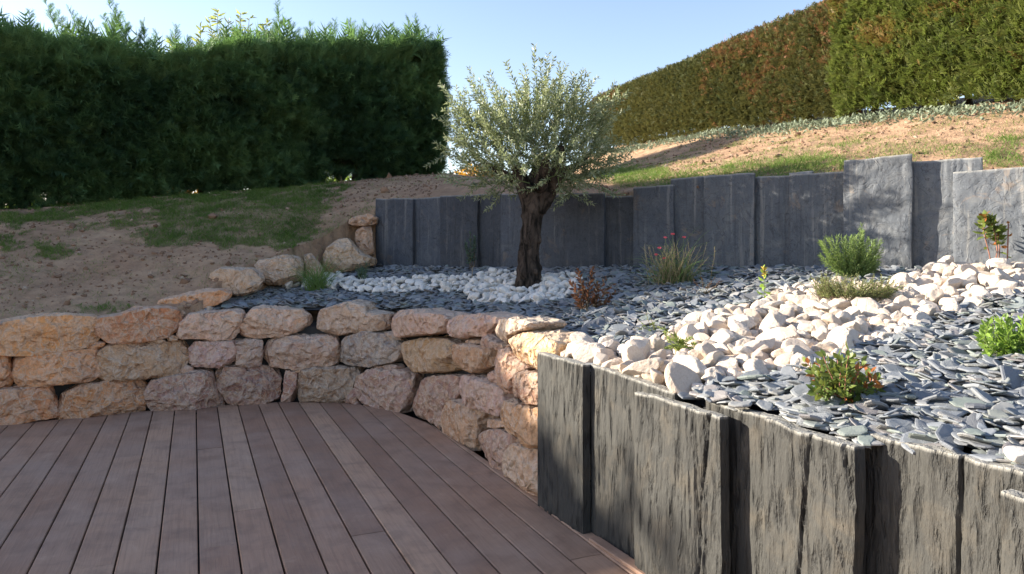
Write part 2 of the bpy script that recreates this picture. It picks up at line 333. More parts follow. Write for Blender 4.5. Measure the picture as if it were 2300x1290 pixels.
M=dict(
 boulder=m_boulder(), cream=m_cream('cream_rock',(.64,.53,.43),(.74,.67,.58),(.54,.42,.32),.012),
 pebble=m_cream('white_pebble',(.74,.71,.66),(.80,.76,.69),(.66,.60,.52),.004), chip=m_chip(),
 slabf=m_slab('weathered_slate',(.030,.031,.030),(.062,.061,.054),(.095,.082,.062),True),
 slabb=m_slab('blue_slate',(.060,.070,.086),(.100,.112,.13),(.145,.15,.152),False),
 ground=m_ground(), deck=m_deck(),
 olivebark=m_bark('olive_bark',(.012,.010,.008),(.10,.075,.058)), bark=m_bark('conifer_bark',(.05,.035,.025),(.13,.095,.07)),
 olive=leafmat('olive_leaf',(.17,.205,.11),(.40,.44,.27),.36,(.62,.62,.48),.42,.5,.9,tcol=(.34,.40,.14)),
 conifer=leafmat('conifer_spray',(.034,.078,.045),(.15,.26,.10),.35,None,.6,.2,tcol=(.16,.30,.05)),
 thuja=leafmat('clipped_hedge_leaf',(.045,.065,.02),(.135,.135,.048),.25,(.27,.13,.065),.6,.25,.62,tcol=(.22,.2,.06)),
 greenhedge=leafmat('green_hedge_leaf',(.045,.07,.018),(.165,.185,.05),.3,(.24,.14,.05),.5,.35,.95,tcol=(.25,.34,.06)),
 grass=leafmat('grass_blade',(.06,.12,.025),(.18,.27,.06),.4,(.36,.31,.16),.6,.2,.95,tcol=(.2,.34,.05)),
 cover=leafmat('grey_green_leaf',(.09,.12,.07),(.21,.25,.17),.2,None,.6,.3),
 lime=leafmat('lime_leaf',(.13,.20,.04),(.30,.36,.08),.35,None,.5,.3),
 bluegrass=leafmat('blue_green_leaf',(.05,.09,.06),(.12,.19,.12),.3,None,.5,.3),
 freshgrass=leafmat('fresh_grass_blade',(.07,.14,.04),(.19,.29,.08),.4,None,.5,.3),
 copper=leafmat('copper_leaf',(.06,.035,.022),(.17,.085,.045),.3,(.26,.2,.07),.45,.4,.9,tcol=(.35,.12,.04)),
 rosemary=leafmat('rosemary_leaf',(.07,.13,.03),(.21,.30,.09),.35,None,.5,.3,tcol=(.3,.4,.08)),
 mat=leafmat('grey_mat_leaf',(.10,.13,.04),(.26,.29,.11),.3,None,.6,.2),
 mixleaf=leafmat('green_red_leaf',(.04,.09,.02),(.17,.22,.05),.35,(.32,.10,.03),.45,.35,.76,tcol=(.3,.32,.05)),
 green=leafmat('bright_leaf',(.09,.17,.03),(.22,.34,.06),.4,None,.45,.35,tcol=(.32,.46,.06)),
 autumn=leafmat('autumn_leaf',(.30,.22,.03),(.55,.30,.04),.5,None,.6,.2,tcol=(.7,.4,.05)),
 broad=leafmat('broad_leaf',(.16,.22,.05),(.34,.38,.13),.5,None,.5,.3,tcol=(.5,.55,.15)),
 stem=m_plain('stem',(.12,.09,.05)), gstem=m_plain('green_stem',(.13,.17,.06)), rstem=m_plain('red_stem',(.28,.13,.09)),
 pink=m_plain('pink_petal',(.75,.16,.2)), yellow=m_plain('yellow_flower',(.55,.42,.08)), dirt=m_plain('dark_gravel_bed',(.05,.05,.05),.95),
 deadstem=m_plain('dry_stem',(.32,.25,.15)))
# ---------------- ground ----------------
GR=[ # grass patches in the photo, unprojected on to the bank when masks are made: polygon, density
 ([(0,480),(260,455),(420,440),(560,425),(740,418),(800,415),(760,450),(740,490),(705,530),(650,560),(560,560),(470,545),(330,555),(300,530),(360,500),(280,490),(330,470),(200,478),(150,500),(60,510),(0,520)],1.),
 ([(0,525),(40,530),(45,555),(0,560)],1.),([(75,540),(120,535),(160,570),(120,580),(80,575)],.9),([(155,500),(250,505),(200,520),(155,515)],.8),([(250,490),(330,480),(310,510),(255,505)],.9),
 ([(0,608),(28,612),(0,625)],.9),([(165,685),(240,680),(330,700),(280,705),(180,700)],.7),([(0,560),(100,600),(60,650),(20,620)],.25),([(640,545),(800,470),(850,440),(860,520),(790,560)],.32),
 ([(1370,408),(1500,395),(1640,372),(1730,360),(1850,358),(1900,370),(1900,400),(1500,420),(1350,415)],1.),
 ([(1340,390),(1420,372),(1500,380),(1480,400),(1350,405)],.8),([(1680,372),(1800,358),(1900,352),(1905,385),(1700,395)],1.),
 ([(1990,350),(2050,335),(2200,330),(2300,300),(2300,330),(2210,345),(2100,352)],.6),([(2195,345),(2300,335),(2300,385),(2200,375)],1.),
 ([(1870,322),(1950,320),(1930,335),(1880,335)],.6),([(1740,338),(1770,335),(1770,347),(1745,347)],.6),([(2000,325),(2110,318),(2100,345),(1960,345)],.5),([(1820,350),(2000,335),(2100,350),(2050,362),(1890,362)],.55),
 ([(2230,310),(2300,300),(2300,325),(2240,330)],1.),([(1560,378),(1650,365),(1640,380),(1560,388)],.8)]
def grassmask(x,y,z):
    g=np.zeros(len(x)); ok=y>3; u=np.full(len(x),-1e4); v=u.copy(); u[ok],v[ok]=proj(x[ok],y[ok],z[ok])
    u=u+fbm2(x*3,y*3,3,31)*55+fbm2(x*13,y*13,2,35)*30; v=v+fbm2(x*3,y*3,3,32)*18+fbm2(x*13,y*13,2,36)*12
    for p,d in GR: g=np.maximum(g,inpoly(u,v,p)*d)
    thin=np.where(x<1,.10,.22); tf=sstep(-.30,.22,fbm2(x*8,y*8,3,38)); g=g*(.58+.42*tf); return np.clip(np.maximum(g*(.75+.5*fbm2(x*5,y*5,3,33)),thin*(fbm2(x*4,y*4,2,34)>.12)),0,1)
def axis(a,b,st,lo,hi):
    out=list(np.arange(a,b,st)); s=st; x=a
    while x>lo: s*=1.25; x-=s; out.append(x)
    s=st; x=b
    while x<hi: s*=1.25; x+=s; out.append(x)
    return np.unique(np.round(out,4))
def grid(xs,ys):
    X,Y=np.meshgrid(xs,ys,indexing='ij'); a,b=X.shape; i=np.arange(a-1)[:,None]*b+np.arange(b-1); Q=np.stack([i,i+b,i+b+1,i+1],-1).reshape(-1,4); return X.ravel(),Y.ravel(),Q
X,Y,Q=grid(axis(-7.4,6.2,.04,-900,900),axis(4.2,14.5,.04,-900,900))
Z=groundz(X,Y); near=(abs(X)<20)&(Y>-8)&(Y<22)
low=np.zeros(len(X),bool); dw,_=pdist(X[near],Y[near],FRONT[1:]); dl,_=pdist(X[near],Y[near],WC)
low[near]=inpoly(X[near],Y[near],LOWP)|((dw<.5)&inpoly(X[near],Y[near],BEDP))|(dl<.22); Z[low]=-.16
bedin=np.zeros(len(X),bool)
bp=[(x,y) for x,y in BEDP]
bedin[near]=inpoly(X[near],Y[near],bp)
db,_=pdist(X[near],Y[near],[tuple(BA),tuple(BEND)]); bi=bedin[near]|((db<.10)&(X[near]>BA[0]-.02)); bedin[near]=bi&~low[near]
Z[bedin]=np.minimum(Z[bedin],bedz(X[bedin],Y[bedin])-.12)
gm=grassmask(X,Y,Z)
tag(mk('ground',np.stack([X,Y,Z],1),Q,M['ground'],attrs={'grass':np.where(low|bedin,0,gm)},origin=(0,0,0)),'brown bare soil bank with patchy grass rising behind the garden walls',kind='structure')
# grass blades, more where the mask is dense
mb=MB()
def scatter_grass(n,x0,x1,y0,y1,L,thr=.04):
    x=R.uniform(x0,x1,n); y=R.uniform(y0,y1,n); z=groundz(x,y); g=grassmask(x,y,z)
    k=(R.random(n)<g**1.3)&~inpoly(x,y,LOWP)&~inpoly(x,y,BEDP); dl,_=pdist(x,y,[tuple(BA),tuple(BEND)]); k&=dl>.05
    u,v=proj(x,y,z); k&=(u>-60)&(u<2360)
    x,y,z,g=x[k],y[k],z[k],g[k]; m=len(x)
    D=np.stack([R.normal(size=m)*.35,R.normal(size=m)*.35,np.ones(m)],1)
    t=np.clip(.45+.35*fbm2(x*1.5,y*1.5,2,40)+R.normal(size=m)*.18+(R.random(m)<.12)*.6,0,1); t=np.where(x>1,np.clip(t+.15,0,1),t)
    blades(mb,np.stack([x,y,z-.005],1),D,L*R.uniform(.6,1.4,m)*(.6+.6*g),R.uniform(.0035,.006,m),R.uniform(.3,1.2,m),t,3)
scatter_grass(420000,-7.4,-1.2,6.4,13,.06)
scatter_grass(230000,.3,6.2,5.2,13,.075)
tag(mb.build('grass',[M['grass']],origin=(0,0,0)),'short patchy green grass on the soil bank',kind='stuff')
# clods and small stones on the soil
def ico(sub):
    import bmesh
    b=bmesh.new(); bmesh.ops.create_icosphere(b,subdivisions=sub,radius=1); V=np.array([v.co[:] for v in b.verts]); Fc=np.array([[v.index for v in f.verts] for f in b.faces]); b.free(); return V,Fc
IV,IF=ico(1); mb=MB(); n=5200
x=np.concatenate([R.uniform(-7.2,-1,n),R.uniform(.3,6,n//2)]); y=np.concatenate([R.uniform(6.4,12.8,n),R.uniform(5.2,13,n//2)]); z=groundz(x,y)
k=~inpoly(x,y,LOWP)&~inpoly(x,y,BEDP)&(R.random(len(x))>grassmask(x,y,z)*1.5); x,y,z=x[k],y[k],z[k]; m=len(x)
s=.006+R.gamma(1.3,.0055,m); Mx=frame(R.normal(size=(m,3)))*s[:,None,None]*R.uniform(.6,1.3,(m,3))[:,:,None]
V,Fo,T=stamp(IV*(1+.25*R.normal(size=(len(IV),1))),IF,np.stack([x,y,z+.003],1),Mx,R.random(m)); mb.add(V,Fo,T)
g=N('clod'); mcl=g.col(g.ramp(g.attr(),[(0,(.16,.10,.065)),(.7,(.26,.165,.11)),(.9,(.34,.24,.17)),(1,(.40,.32,.24))]),.95,.1)
tag(mb.build('soil_clods',[mcl],smooth=False,origin=(0,0,0)),'small clods and stones scattered on the bare soil',kind='stuff')

# ---------------- deck ----------------
dd=unit(np.array([-.431,1.])); dn=np.array([dd[1],-dd[0]]); PW=.198*dd[1]; GAP=.0085
off0=float(np.dot(np.array([(447-HU)/F*3.388,3.388]),dn))
lim=WC+[tuple(FA+FD*t) for t in (.0,3.9)]
fl=[(FA-FN*.0+FD*-.2)+FN*.02,FA+FN*.02+FD*3.9]
lim=[(-9,4.9),(-6.2,5.45)]+[tuple(p) for p in WC[2:]]+[tuple(FA+FN*.01),tuple(FA+FD*4+FN*.01)]
def reach(o):
    """where the line dn*o + dd*t leaves the deck"""
    best=9.
    for (x1,y1),(x2,y2) in zip(lim[:-1],lim[1:]):
        A_=np.array([[dd[0],x1-x2],[dd[1],y1-y2]]); b_=np.array([x1-dn[0]*o,y1-dn[1]*o])
        if abs(np.linalg.det(A_))<1e-9: continue
        t,q=np.linalg.solve(A_,b_)
        if -.001<=q<=1.001 and t>-2.5: best=min(best,t)
    return best
JO=[(277,1026),(322,1184),(410,1120),(498,1225),(570,1143),(624,1089),(467,1007),(838,1196),(1084,1064),(1330,1247),(214,1272)]
JO=[(lambda Yj:((u-HU)/F*Yj,Yj))(F*CH/(v-HV)) for u,v in JO]
jb={}
for jx,jy in JO: jb.setdefault(math.floor((jx*dn[0]+jy*dn[1]-off0)/PW),[]).append(jx*dd[0]+jy*dd[1])
DV=[];DF=[];DA={'along':[],'across':[],'tint':[]};nv=0
for i in range(-34,17):
    o0=off0+i*PW+GAP/2; o1=off0+(i+1)*PW-GAP/2; js=sorted(jb.get(i,[]))
    if not js: js=[R.uniform(.2,1.9)]
    js=[-3.2]+([js[0]-2.4] if js[0]>.8 else [])+js; t0s=js; ends=[reach(o0)+.05,reach(o1)+.05]
    if max(ends)<-2.5: continue
    for q,a in enumerate(t0s):
        last=q==len(t0s)-1; tt=R.random()
        b0=ends[0] if last else t0s[q+1]-.002; b1=ends[1] if last else t0s[q+1]-.002
        b0=min(b0,ends[0]);b1=min(b1,ends[1]); a0=a+.002
        if min(b0,b1)<=a0+.02 and max(b0,b1)<=a0+.05: continue
        b0=max(b0,a0+.01);b1=max(b1,a0+.01)
        c=.004; prof=[(o0,-.03),(o0,-c),(o0+c,0),(o0*.67+o1*.33,.0006),(o0*.33+o1*.67,.0006),(o1-c,0),(o1,-c),(o1,-.03)]
        nseg=8; dz=R.normal()*.0008
        rows=[]
        for s in range(nseg+1):
            f=s/nseg
            for (o,zz) in prof:
                k=(o-o0)/(o1-o0); tt_=a0+(b0*(1-k)+b1*k-a0)*f
                e=.003 if s in(0,nseg) and zz>-.001 else 0
                p=dn*o+dd*tt_; rows.append((p[0],p[1],zz-e+dz)); DA['along'].append(tt_+i*7.1+q*3.3); DA['across'].append(o); DA['tint'].append(tt)
        m=len(prof)
        for s in range(nseg):
            for j in range(m-1): DF.append((nv+s*m+j,nv+s*m+j+1,nv+(s+1)*m+j+1,nv+(s+1)*m+j))
        DV+=rows; 
        DF.append((nv,nv+1,nv+2,nv+3)); DF.append((nv,nv+3,nv+4,nv+7)); DF.append((nv+4,nv+5,nv+6,nv+7)); nv+=len(rows)
DFa=np.array(DF)[:,::-1]
tag(mk('deck',np.array(DV),DFa,M['deck'],smooth=False,attrs=DA,origin=(0,0,0)),'brown wooden terrace deck of long boards with dark gaps',kind='structure')
# dark sub-frame under the boards and a narrow edging board beside the slate
X,Y,Q=grid(np.linspace(-9,2.5,24),np.linspace(-3,7.6,24)); k=inpoly(X,Y,LOWP)
tag(mk('deck_base',np.stack([X,Y,np.full(len(X),-.05)],1),Q[k[Q].all(1)],M['dirt'],origin=(0,0,0)),'dark ground under the terrace boards',kind='structure')
mb=MB(); a=FA+FD*.60+FN*.0; b=FA+FD*4.0
for (p,q) in ((a,b),):
    n_=FN; w_=.062; pts=[]
    prof=[(.0,-.05),(.0,.012),(.004,.016),(w_-.004,.016),(w_,.012),(w_,-.05)]
    V=[];m=len(prof); ns=20
    for s in range(ns+1):
        c_=p+(q-p)*s/ns
        for (o,zz) in prof: V.append((c_[0]+n_[0]*o,c_[1]+n_[1]*o,zz))
    Fq=[(s*m+j,s*m+j+1,(s+1)*m+j+1,(s+1)*m+j) for s in range(ns) for j in range(m-1)]+[(0,1,4,5),(1,2,3,4)]
    al=np.repeat(np.arange(ns+1)*.2,m)
o=mk('deck_edging',np.array(V),np.array(Fq),M['deck'],smooth=False,attrs={'along':al,'across':np.tile([x[0] for x in prof],ns+1),'tint':np.full(len(V),.45)})
tag(o,'narrow wooden edging board lying along the foot of the dark slate slabs','edging board')

# ---------------- raised bed floor ----------------
X,Y,Q=grid(np.arange(-3.4,6.6,.04),np.arange(.4,9.9,.04)); k=inpoly(X,Y,BEDP); dw,_=pdist(X,Y,WC); k&=dw>.24; df_=(np.stack([X,Y],1)-FA)@(-FN); k&=(df_>.09)|(Y>4.4); Z=bedz(X,Y)-.035-.05*(1-sstep(.05,.4,np.where(Y<4.4,df_,9)))
tag(mk('bed_soil',np.stack([X,Y,Z],1),Q[k[Q].all(1)],M['dirt'],origin=(0,0,0)),'dark bed of the raised slate garden',kind='structure')

# ---------------- boulders ----------------
def cubesph(n):
    g_=np.linspace(-1,1,n+1); g_=np.tan(g_*math.pi/4); vs=[];fs=[]
    for ax in range(3):
        for sg in (-1,1):
            A_,B_=np.meshgrid(g_,g_,indexing='ij'); P=np.zeros((n+1,n+1,3)); P[...,ax]=sg; P[...,(ax+1)%3]=A_; P[...,(ax+2)%3]=B_
            b=len(vs)*(n+1)**2; i=np.arange(n)[:,None]*(n+1)+np.arange(n)+b
            q=np.stack([i,i+n+1,i+n+2,i+1],-1).reshape(-1,4); fs.append(q if sg>0 else q[:,::-1]); vs.append(P.reshape(-1,3))
    V=np.concatenate(vs); Fq=np.concatenate(fs); key=np.round(V*1e5).astype(np.int64); _,ix,inv=np.unique(key,axis=0,return_index=True,return_inverse=True)
    return V[ix],inv.ravel()[Fq]
CS={n:cubesph(n) for n in (6,8,16,52)}
def scallop(P,cell,seed):
    """lower envelope of paraboloids over jittered cells: 0 in the hollows, 1 on the ridges"""
    P=P/cell; I=np.floor(P).astype(np.int64); best=np.full(len(P),9.); 
    for a in (-1,0,1):
        for b in (-1,0,1):
            for c in (-1,0,1):
                J=I+np.array([a,b,c]); j=np.stack([hsh(J[:,0],J[:,1],J[:,2],seed+q)*.5+.5 for q in (1,2,3)],1)
                h=hsh(J[:,0],J[:,1],J[:,2],seed+7)*.22+.22; best=np.minimum(best,((J+j-P)**2).sum(1)+h)
    return best
def boulder(name,poly,origin,tau,nor,depth,color,seed,n=52,pn=6.5,amp=1.,lean=0.,sink=.5):
    """poly: outline (s,z) in the face plane round origin; nor: outward direction (xy)"""
    poly=np.array(poly,float); c=poly.mean(0); 
    ar=.5*(poly.max(0)+poly.min(0)); c=.5*(c+ar); q=poly-c
    V,Fq=CS[n]; p=V/((np.abs(V)**pn).sum(1)**(1/pn))[:,None]
    th=np.arctan2(p[:,1],p[:,0]); m=np.hypot(p[:,0],p[:,1]); ct,st=np.cos(th),np.sin(th); mm=1/((np.abs(ct)**pn+np.abs(st)**pn)**(1/pn))
    # radial distance to the outline
    tg=np.linspace(-np.pi,np.pi,181); Rg=np.zeros(181)
    for i,a in enumerate(tg):
        d=np.array([math.cos(a),math.sin(a)]); best=0
        for k in range(len(q)):
            e=q[(k+1)%len(q)]-q[k]; den=d[0]*e[1]-d[1]*e[0]
            if abs(den)<1e-9: continue
            t=(q[k][0]*e[1]-q[k][1]*e[0])/den; s=(q[k][0]*d[1]-q[k][1]*d[0])/den
            if t>0 and -1e-6<=s<=1+1e-6: best=max(best,t)
        Rg[i]=best
    ker=np.array([1,2,3,2,1])/9.; Rs=np.convolve(np.concatenate([Rg[-5:-1],Rg,Rg[1:5]]),ker,'same')[4:-4]; Rg=.5*Rg+.5*Rs
    Rt=np.interp(th,tg,Rg); sc=m/mm*Rt; L=np.stack([ct*sc,st*sc,p[:,2]*depth/2],1)
    rs_=np.random.default_rng(seed+5)
    for q_ in range(20):
        m_=unit(np.array([0,0,1.])+rs_.normal(size=3)*.42) if q_<8 else unit(rs_.normal(size=3)*np.array([1,1,.8]))
        sp=L@m_; mx=sp.max(); d_=mx-(mx-np.median(sp))*rs_.uniform(.04,.18)*(1.1 if q_<8 else .42); L=L-m_*np.maximum(0,sp-d_)[:,None]
    Nn=unit(np.sign(p)*np.abs(p)**(pn-1)/np.array([max(.08,Rg.mean()),max(.08,Rg.mean()),depth/2])*Rg.mean())
    size=min(.3,Rg.mean()*2); s1=scallop(L*1.+seed*3.1+fbm(L*9+seed,2,seed)[:,None]*.03,max(.05,.30*size+.03),seed); s2=scallop(L+seed*1.7+fbm(L*16,2,seed+4)[:,None]*.02,max(.025,.13*size+.01),seed+20)
    rid=np.clip(s1*.6+s2*.55,0,1.6)
    s3=scallop(L+seed*.7+fbm(L*30,2,seed+5)[:,None]*.012,.030,seed+40)
    disp=(s1-.45)*.020*amp+(s2-.45)*.013*amp+(s3-.45)*.0065*amp+fbm(L*3.2+seed,2,seed+2)*.010*amp+fbm(L*30,3,seed+9)*.004
    disp=disp*min(1,size/.22)
    L=L+Nn*disp[:,None]
    L[:,2]+= -depth*.5+.03
    L[:,0]+=c[0]; L[:,1]+=c[1]
    tau=np.array([*tau,0.]); nr=np.array([*nor,0.]); W=np.array(origin)+L[:,0:1]*tau+L[:,1:2]*np.array([0,0,1.])+L[:,2:3]*nr
    if lean: W[:,:2]-=np.array(nor)*(W[:,2:3])*lean
    o=mk(name,W,Fq,M['boulder'],attrs={'ridge':sstep(.75,1.25,rid)}); o.data.set_sharp_from_angle(angle=math.radians(30)); o.color=(*color,1); return o
WS=[(x,y) for x,y in WC]
def wally(u):
    """depth of the wall face under column u"""
    a=(u-HU)/F
    for (x1,y1),(x2,y2) in zip(WS[:-1],WS[1:]):
        f1=x1-a*y1; f2=x2-a*y2
        if f1*f2<=0 and f1!=f2:
            t=f1/(f1-f2); return y1+(y2-y1)*t,(x2-x1,y2-y1)
    x1,y1=WS[-2];x2,y2=WS[-1]; t=(a*y1-x1)/((x2-x1)-a*(y2-y1)); return y1+(y2-y1)*t,(x2-x1,y2-y1)
def wallstone(poly,tr,color,seed,label,depth=.42,sh=0.,grow=1.06,group='boulders of the dry stone wall',**kw):
    px=[(x/tr[0]+tr[1],y/tr[0]+tr[2]) for x,y in poly]; cu=sum(p[0] for p in px)/len(px)
    if cu>905: grow*=.90; depth=min(depth,.36)
    Yc,_=wally(cu); Ya,_=wally(cu-14); Yb,_=wally(cu+14); A_=np.array([(cu-14-HU)/F*Ya,Ya]); B_=np.array([(cu+14-HU)/F*Yb,Yb]); tau=unit(B_-A_); nor=np.array([tau[1],-tau[0]])
    c0=np.array([(cu-HU)/F*Yc,Yc]); L=[]
    for (u,v) in px:
        a=(u-HU)/F # intersect view column with face plane line c0+tau*s
        s=(a*c0[1]-c0[0])/(tau[0]-a*tau[1]); y=c0[1]+tau[1]*s; L.append((s,CH+(HV-v)*y/F))
    L=np.array(L); c=L.mean(0); L=c+(L-c)*grow
    o=boulder('boulder' if depth>.2 else 'wedge_stone',L,(c0[0]+nor[0]*sh,c0[1]+nor[1]*sh,0),tau,nor,depth,color,seed,**kw)
    return tag(o,label,'boulder' if depth>.2 else 'wedge stone',group if depth>.2 else 'small wedge stones in the joints of the wall')
T1=(3.2857,0,640); T2=(2.303,650,640); T3=(3.2857,400,400)
ORG=(.90,.38,.15); ORB=(.82,.34,.15); PNK=(.72,.45,.33); CRM=(.80,.51,.36); PUR=(.45,.245,.195); GRY=(.42,.35,.29); MAU=(.62,.40,.33); YEL=(.66,.38,.21); OCH=(.70,.41,.2)
ST=[
 # top course
 (T1,[(-150,310),(130,255),(450,235),(640,240),(700,260),(712,400),(690,440),(600,470),(420,495),(200,525),(-150,530)],ORG,'long orange boulder at the left end of the top course'),
 (T1,[(715,270),(760,245),(900,225),(1010,185),(1240,175),(1330,195),(1365,240),(1310,330),(1250,385),(1080,420),(880,440),(800,428),(730,370),(708,310)],ORB,'orange and grey boulder with a sloping grey top, second in the top course'),
 (T1,[(1330,290),(1400,225),(1520,215),(1750,195),(1795,215),(1790,300),(1730,395),(1700,412),(1560,408),(1400,400),(1330,405),(1312,370)],CRM,'pinkish boulder blotched with white, just right of the sloping grey topped one'),
 (T1,[(1770,310),(1830,230),(1870,185),(1980,175),(2080,190),(2220,190),(2290,240),(2310,310),(2200,350),(2060,385),(1900,400),(1800,385),(1765,350)],CRM,'smooth rounded peach boulder left of the peaked one in the top course'),
 (T2,[(120,150),(150,115),(210,95),(300,90),(370,110),(390,140),(480,150),(505,170),(490,230),(400,245),(300,250),(200,270),(130,245),(120,200)],CRM,'broad tan boulder with a raised peak, middle of the top course'),
 (T2,[(500,180),(530,130),(620,122),(800,150),(850,160),(800,180),(795,230),(780,255),(650,265),(560,280),(510,240)],PNK,'brown boulder with a flat bluish top right of the peaked one'),
 (T2,[(785,190),(820,155),(950,145),(1050,165),(1060,190),(1005,250),(1000,275),(930,270),(870,285),(800,270),(785,230)],PNK,'small square brown boulder between two flat topped ones in the top course'),
 (T2,[(1010,230),(1040,180),(1120,168),(1190,182),(1230,205),(1200,240),(1170,240),(1110,270),(1085,310),(1020,280)],GRY,'pale grey boulder with a wide flat top before the bend of the wall'),
 (T2,[(1090,300),(1130,262),(1180,245),(1290,255),(1345,300),(1345,485),(1260,460),(1200,430),(1130,350),(1095,320)],OCH,'ochre corner boulder at the right end of the top course'),
 # middle course
 (T1,[(-140,535),(50,530),(40,580),(65,700),(50,760),(0,790),(-140,790)],ORG,'orange boulder cut by the left edge, middle course'),
 (T1,[(50,610),(80,560),(240,520),(500,480),(690,490),(715,540),(715,680),(640,720),(400,740),(150,770),(100,750),(60,680)],ORG,'golden orange boulder, first whole one of the middle course'),
 (T1,[(725,500),(790,460),(950,430),(1100,440),(1250,430),(1400,410),(1410,500),(1380,580),(1350,650),(1230,680),(900,715),(800,720),(735,680),(720,560)],YEL,'large golden brown boulder, the biggest of the middle course'),
 (T1,[(1400,480),(1440,430),(1600,420),(1728,425),(1738,500),(1722,560),(1690,600),(1600,608),(1450,610),(1395,580)],MAU,'squat rosy boulder with white rims right of the golden brown one'),
 (T1,[(1742,430),(1850,412),(1930,420),(1935,500),(1920,590),(1800,615),(1738,600),(1745,500)],MAU,'small square rosy boulder touching the squat rosy one'),
 ((1,0,0),[(587,792),(596,768),(639,757),(700,758),(745,757),(756,775),(752,818),(715,830),(651,831),(600,824),(586,808)],PNK,'pink and white blotched boulder left of the grey one'),
 (T2,[(230,350),(290,270),(380,250),(500,270),(540,310),(545,370),(500,405),(380,425),(280,410),(235,380)],(.27,.25,.23),'rounded grey boulder, the only grey one of the middle course'),
 (T2,[(540,340),(580,285),(700,270),(790,280),(820,320),(850,400),(840,440),(740,465),(620,460),(570,430),(545,380)],OCH,'reddish boulder with white patches right of the grey one'),
 (T2,[(815,330),(860,300),(950,310),(1040,310),(1040,350),(1020,420),(970,465),(900,440),(850,400),(815,370)],YEL,'small olive brown boulder below the flat topped grey one'),
 (T2,[(1035,345),(1080,325),(1135,355),(1215,432),(1175,450),(1148,500),(1140,575),(1100,560),(1045,500),(1035,440),(1030,380)],(.74,.40,.27),'tall narrow pink boulder under the ochre corner one'),
 (T2,[(850,540),(880,470),(920,455),(1000,490),(1090,550),(1100,600),(1070,660),(1070,695),(1000,660),(920,620),(865,580)],(.82,.56,.47),'pale pink boulder tilted down to the right at the bend'),
 (T2,[(1150,470),(1200,450),(1260,460),(1335,489),(1335,640),(1240,620),(1180,600),(1150,560)],(.46,.24,.17),'dark rosy boulder beside the slate, below the ochre corner one'),
 (T2,[(1085,610),(1120,580),(1200,610),(1335,650),(1335,845),(1220,850),(1190,800),(1120,770),(1090,700),(1080,650)],YEL,'ochre brown boulder beside the slate, third from the top'),
 (T2,[(980,460),(1030,445),(1052,500),(1042,522),(985,485)],PNK,'little pink stone wedged between the tilted and the tall one'),
 # bottom course
 (T1,[(-150,810),(100,770),(340,770),(385,850),(410,930),(420,985),(300,1000),(100,1040),(0,1060),(-150,1075)],ORB,'reddish orange boulder at the left end of the bottom course'),
 (T1,[(440,860),(490,770),(600,745),(800,720),(1000,715),(1060,740),(1070,830),(1060,930),(1000,960),(700,995),(470,1010),(430,980)],ORB,'wide russet boulder, second in the bottom course'),
 (T1,[(1070,760),(1130,710),(1300,680),(1500,640),(1560,660),(1590,740),(1640,840),(1685,900),(1500,930),(1250,945),(1120,945),(1080,860)],PUR,'mauve boulder streaked with white, with a slanting right side'),
 (T1,[(1595,660),(1640,620),(1900,615),(2045,640),(2072,700),(2062,800),(2035,890),(1900,900),(1750,905),(1695,890),(1610,770)],PUR,'dark mauve boulder resting against the white streaked one'),
 (T1,[(2088,645),(2180,660),(2170,760),(2130,875),(2048,890),(2080,780)],PUR,'narrow mauve sliver boulder in the bottom course'),
 (T2,[(35,500),(50,450),(130,435),(370,430),(350,480),(330,540),(290,610),(100,612),(25,605)],(.36,.27,.18),'brown boulder with a greenish tinge, middle of the bottom course'),
 (T2,[(340,520),(360,470),(430,440),(560,450),(620,470),(625,540),(605,600),(592,660),(500,655),(400,630),(345,605)],MAU,'round mauve pink boulder under the grey one'),
 (T2,[(600,570),(640,520),(700,470),(800,465),(860,490),(850,580),(790,630),(770,710),(735,725),(660,705),(600,675)],(.40,.235,.17),'upright brown boulder where the wall begins to bend'),
 (T2,[(790,630),(830,590),(880,595),(960,650),(1010,690),(970,730),(965,790),(955,870),(890,838),(790,768),(783,700)],YEL,'knobbly tan boulder on the deck below the tilted pink one'),
 (T2,[(965,720),(1000,695),(1080,700),(1110,735),(1050,748),(990,742)],YEL,'small flat tan stone between two boulders near the deck'),
 (T2,[(958,770),(1020,742),(1080,747),(1122,770),(1150,820),(1130,880),(1112,980),(1060,962),(1000,905),(955,855)],PUR,'purplish boulder with vertical white streaks on the deck edge'),
 (T2,[(1108,850),(1140,810),(1200,830),(1240,840),(1335,850),(1335,1060),(1330,1130),(1240,1090),(1170,1030),(1110,1000),(1105,920)],CRM,'cream and orange boulder, lowest beside the slate'),
]
for i,(tr,poly,c,lab) in enumerate(ST):
    kb=R.uniform(.82,1.14); c=tuple(min(.92,x*kb*R.uniform(.95,1.05)) for x in c)
    small='little' in lab or 'small flat' in lab
    wallstone(poly,tr,c,100+i*13,lab,depth=.26 if small else R.uniform(.40,.50),sh=(R.uniform(-.015,.03) if not small else -.04))
for i,(uu,vt,vb) in enumerate([(-100,738,796),(-215,742,800),(-330,748,815),(-470,752,820),(-640,750,825),(-95,806,868),(-200,808,872),(-320,822,888),(-480,828,900),(-650,833,905),(-105,876,962),(-225,880,968),(-360,895,985),(-540,908,1005)]):
    w2=56 if uu>-150 else 62 if uu>-300 else 72 if uu>-420 else 84
    wallstone([(uu-w2,vt+8),(uu-w2*.6,vt),(uu+w2*.6,vt),(uu+w2,vt+8),(uu+w2,vb-8),(uu+w2*.6,vb),(uu-w2*.6,vb),(uu-w2,vb-6)],(1,0,0),[ORG,ORB,YEL][i%3],700+i,['top','middle','bottom'][(i>4)+(i>9)]+' course boulder out of view to the left, '+['first','second','third','fourth','fifth'][i%5]+' past the picture edge',depth=.42,sh=0)
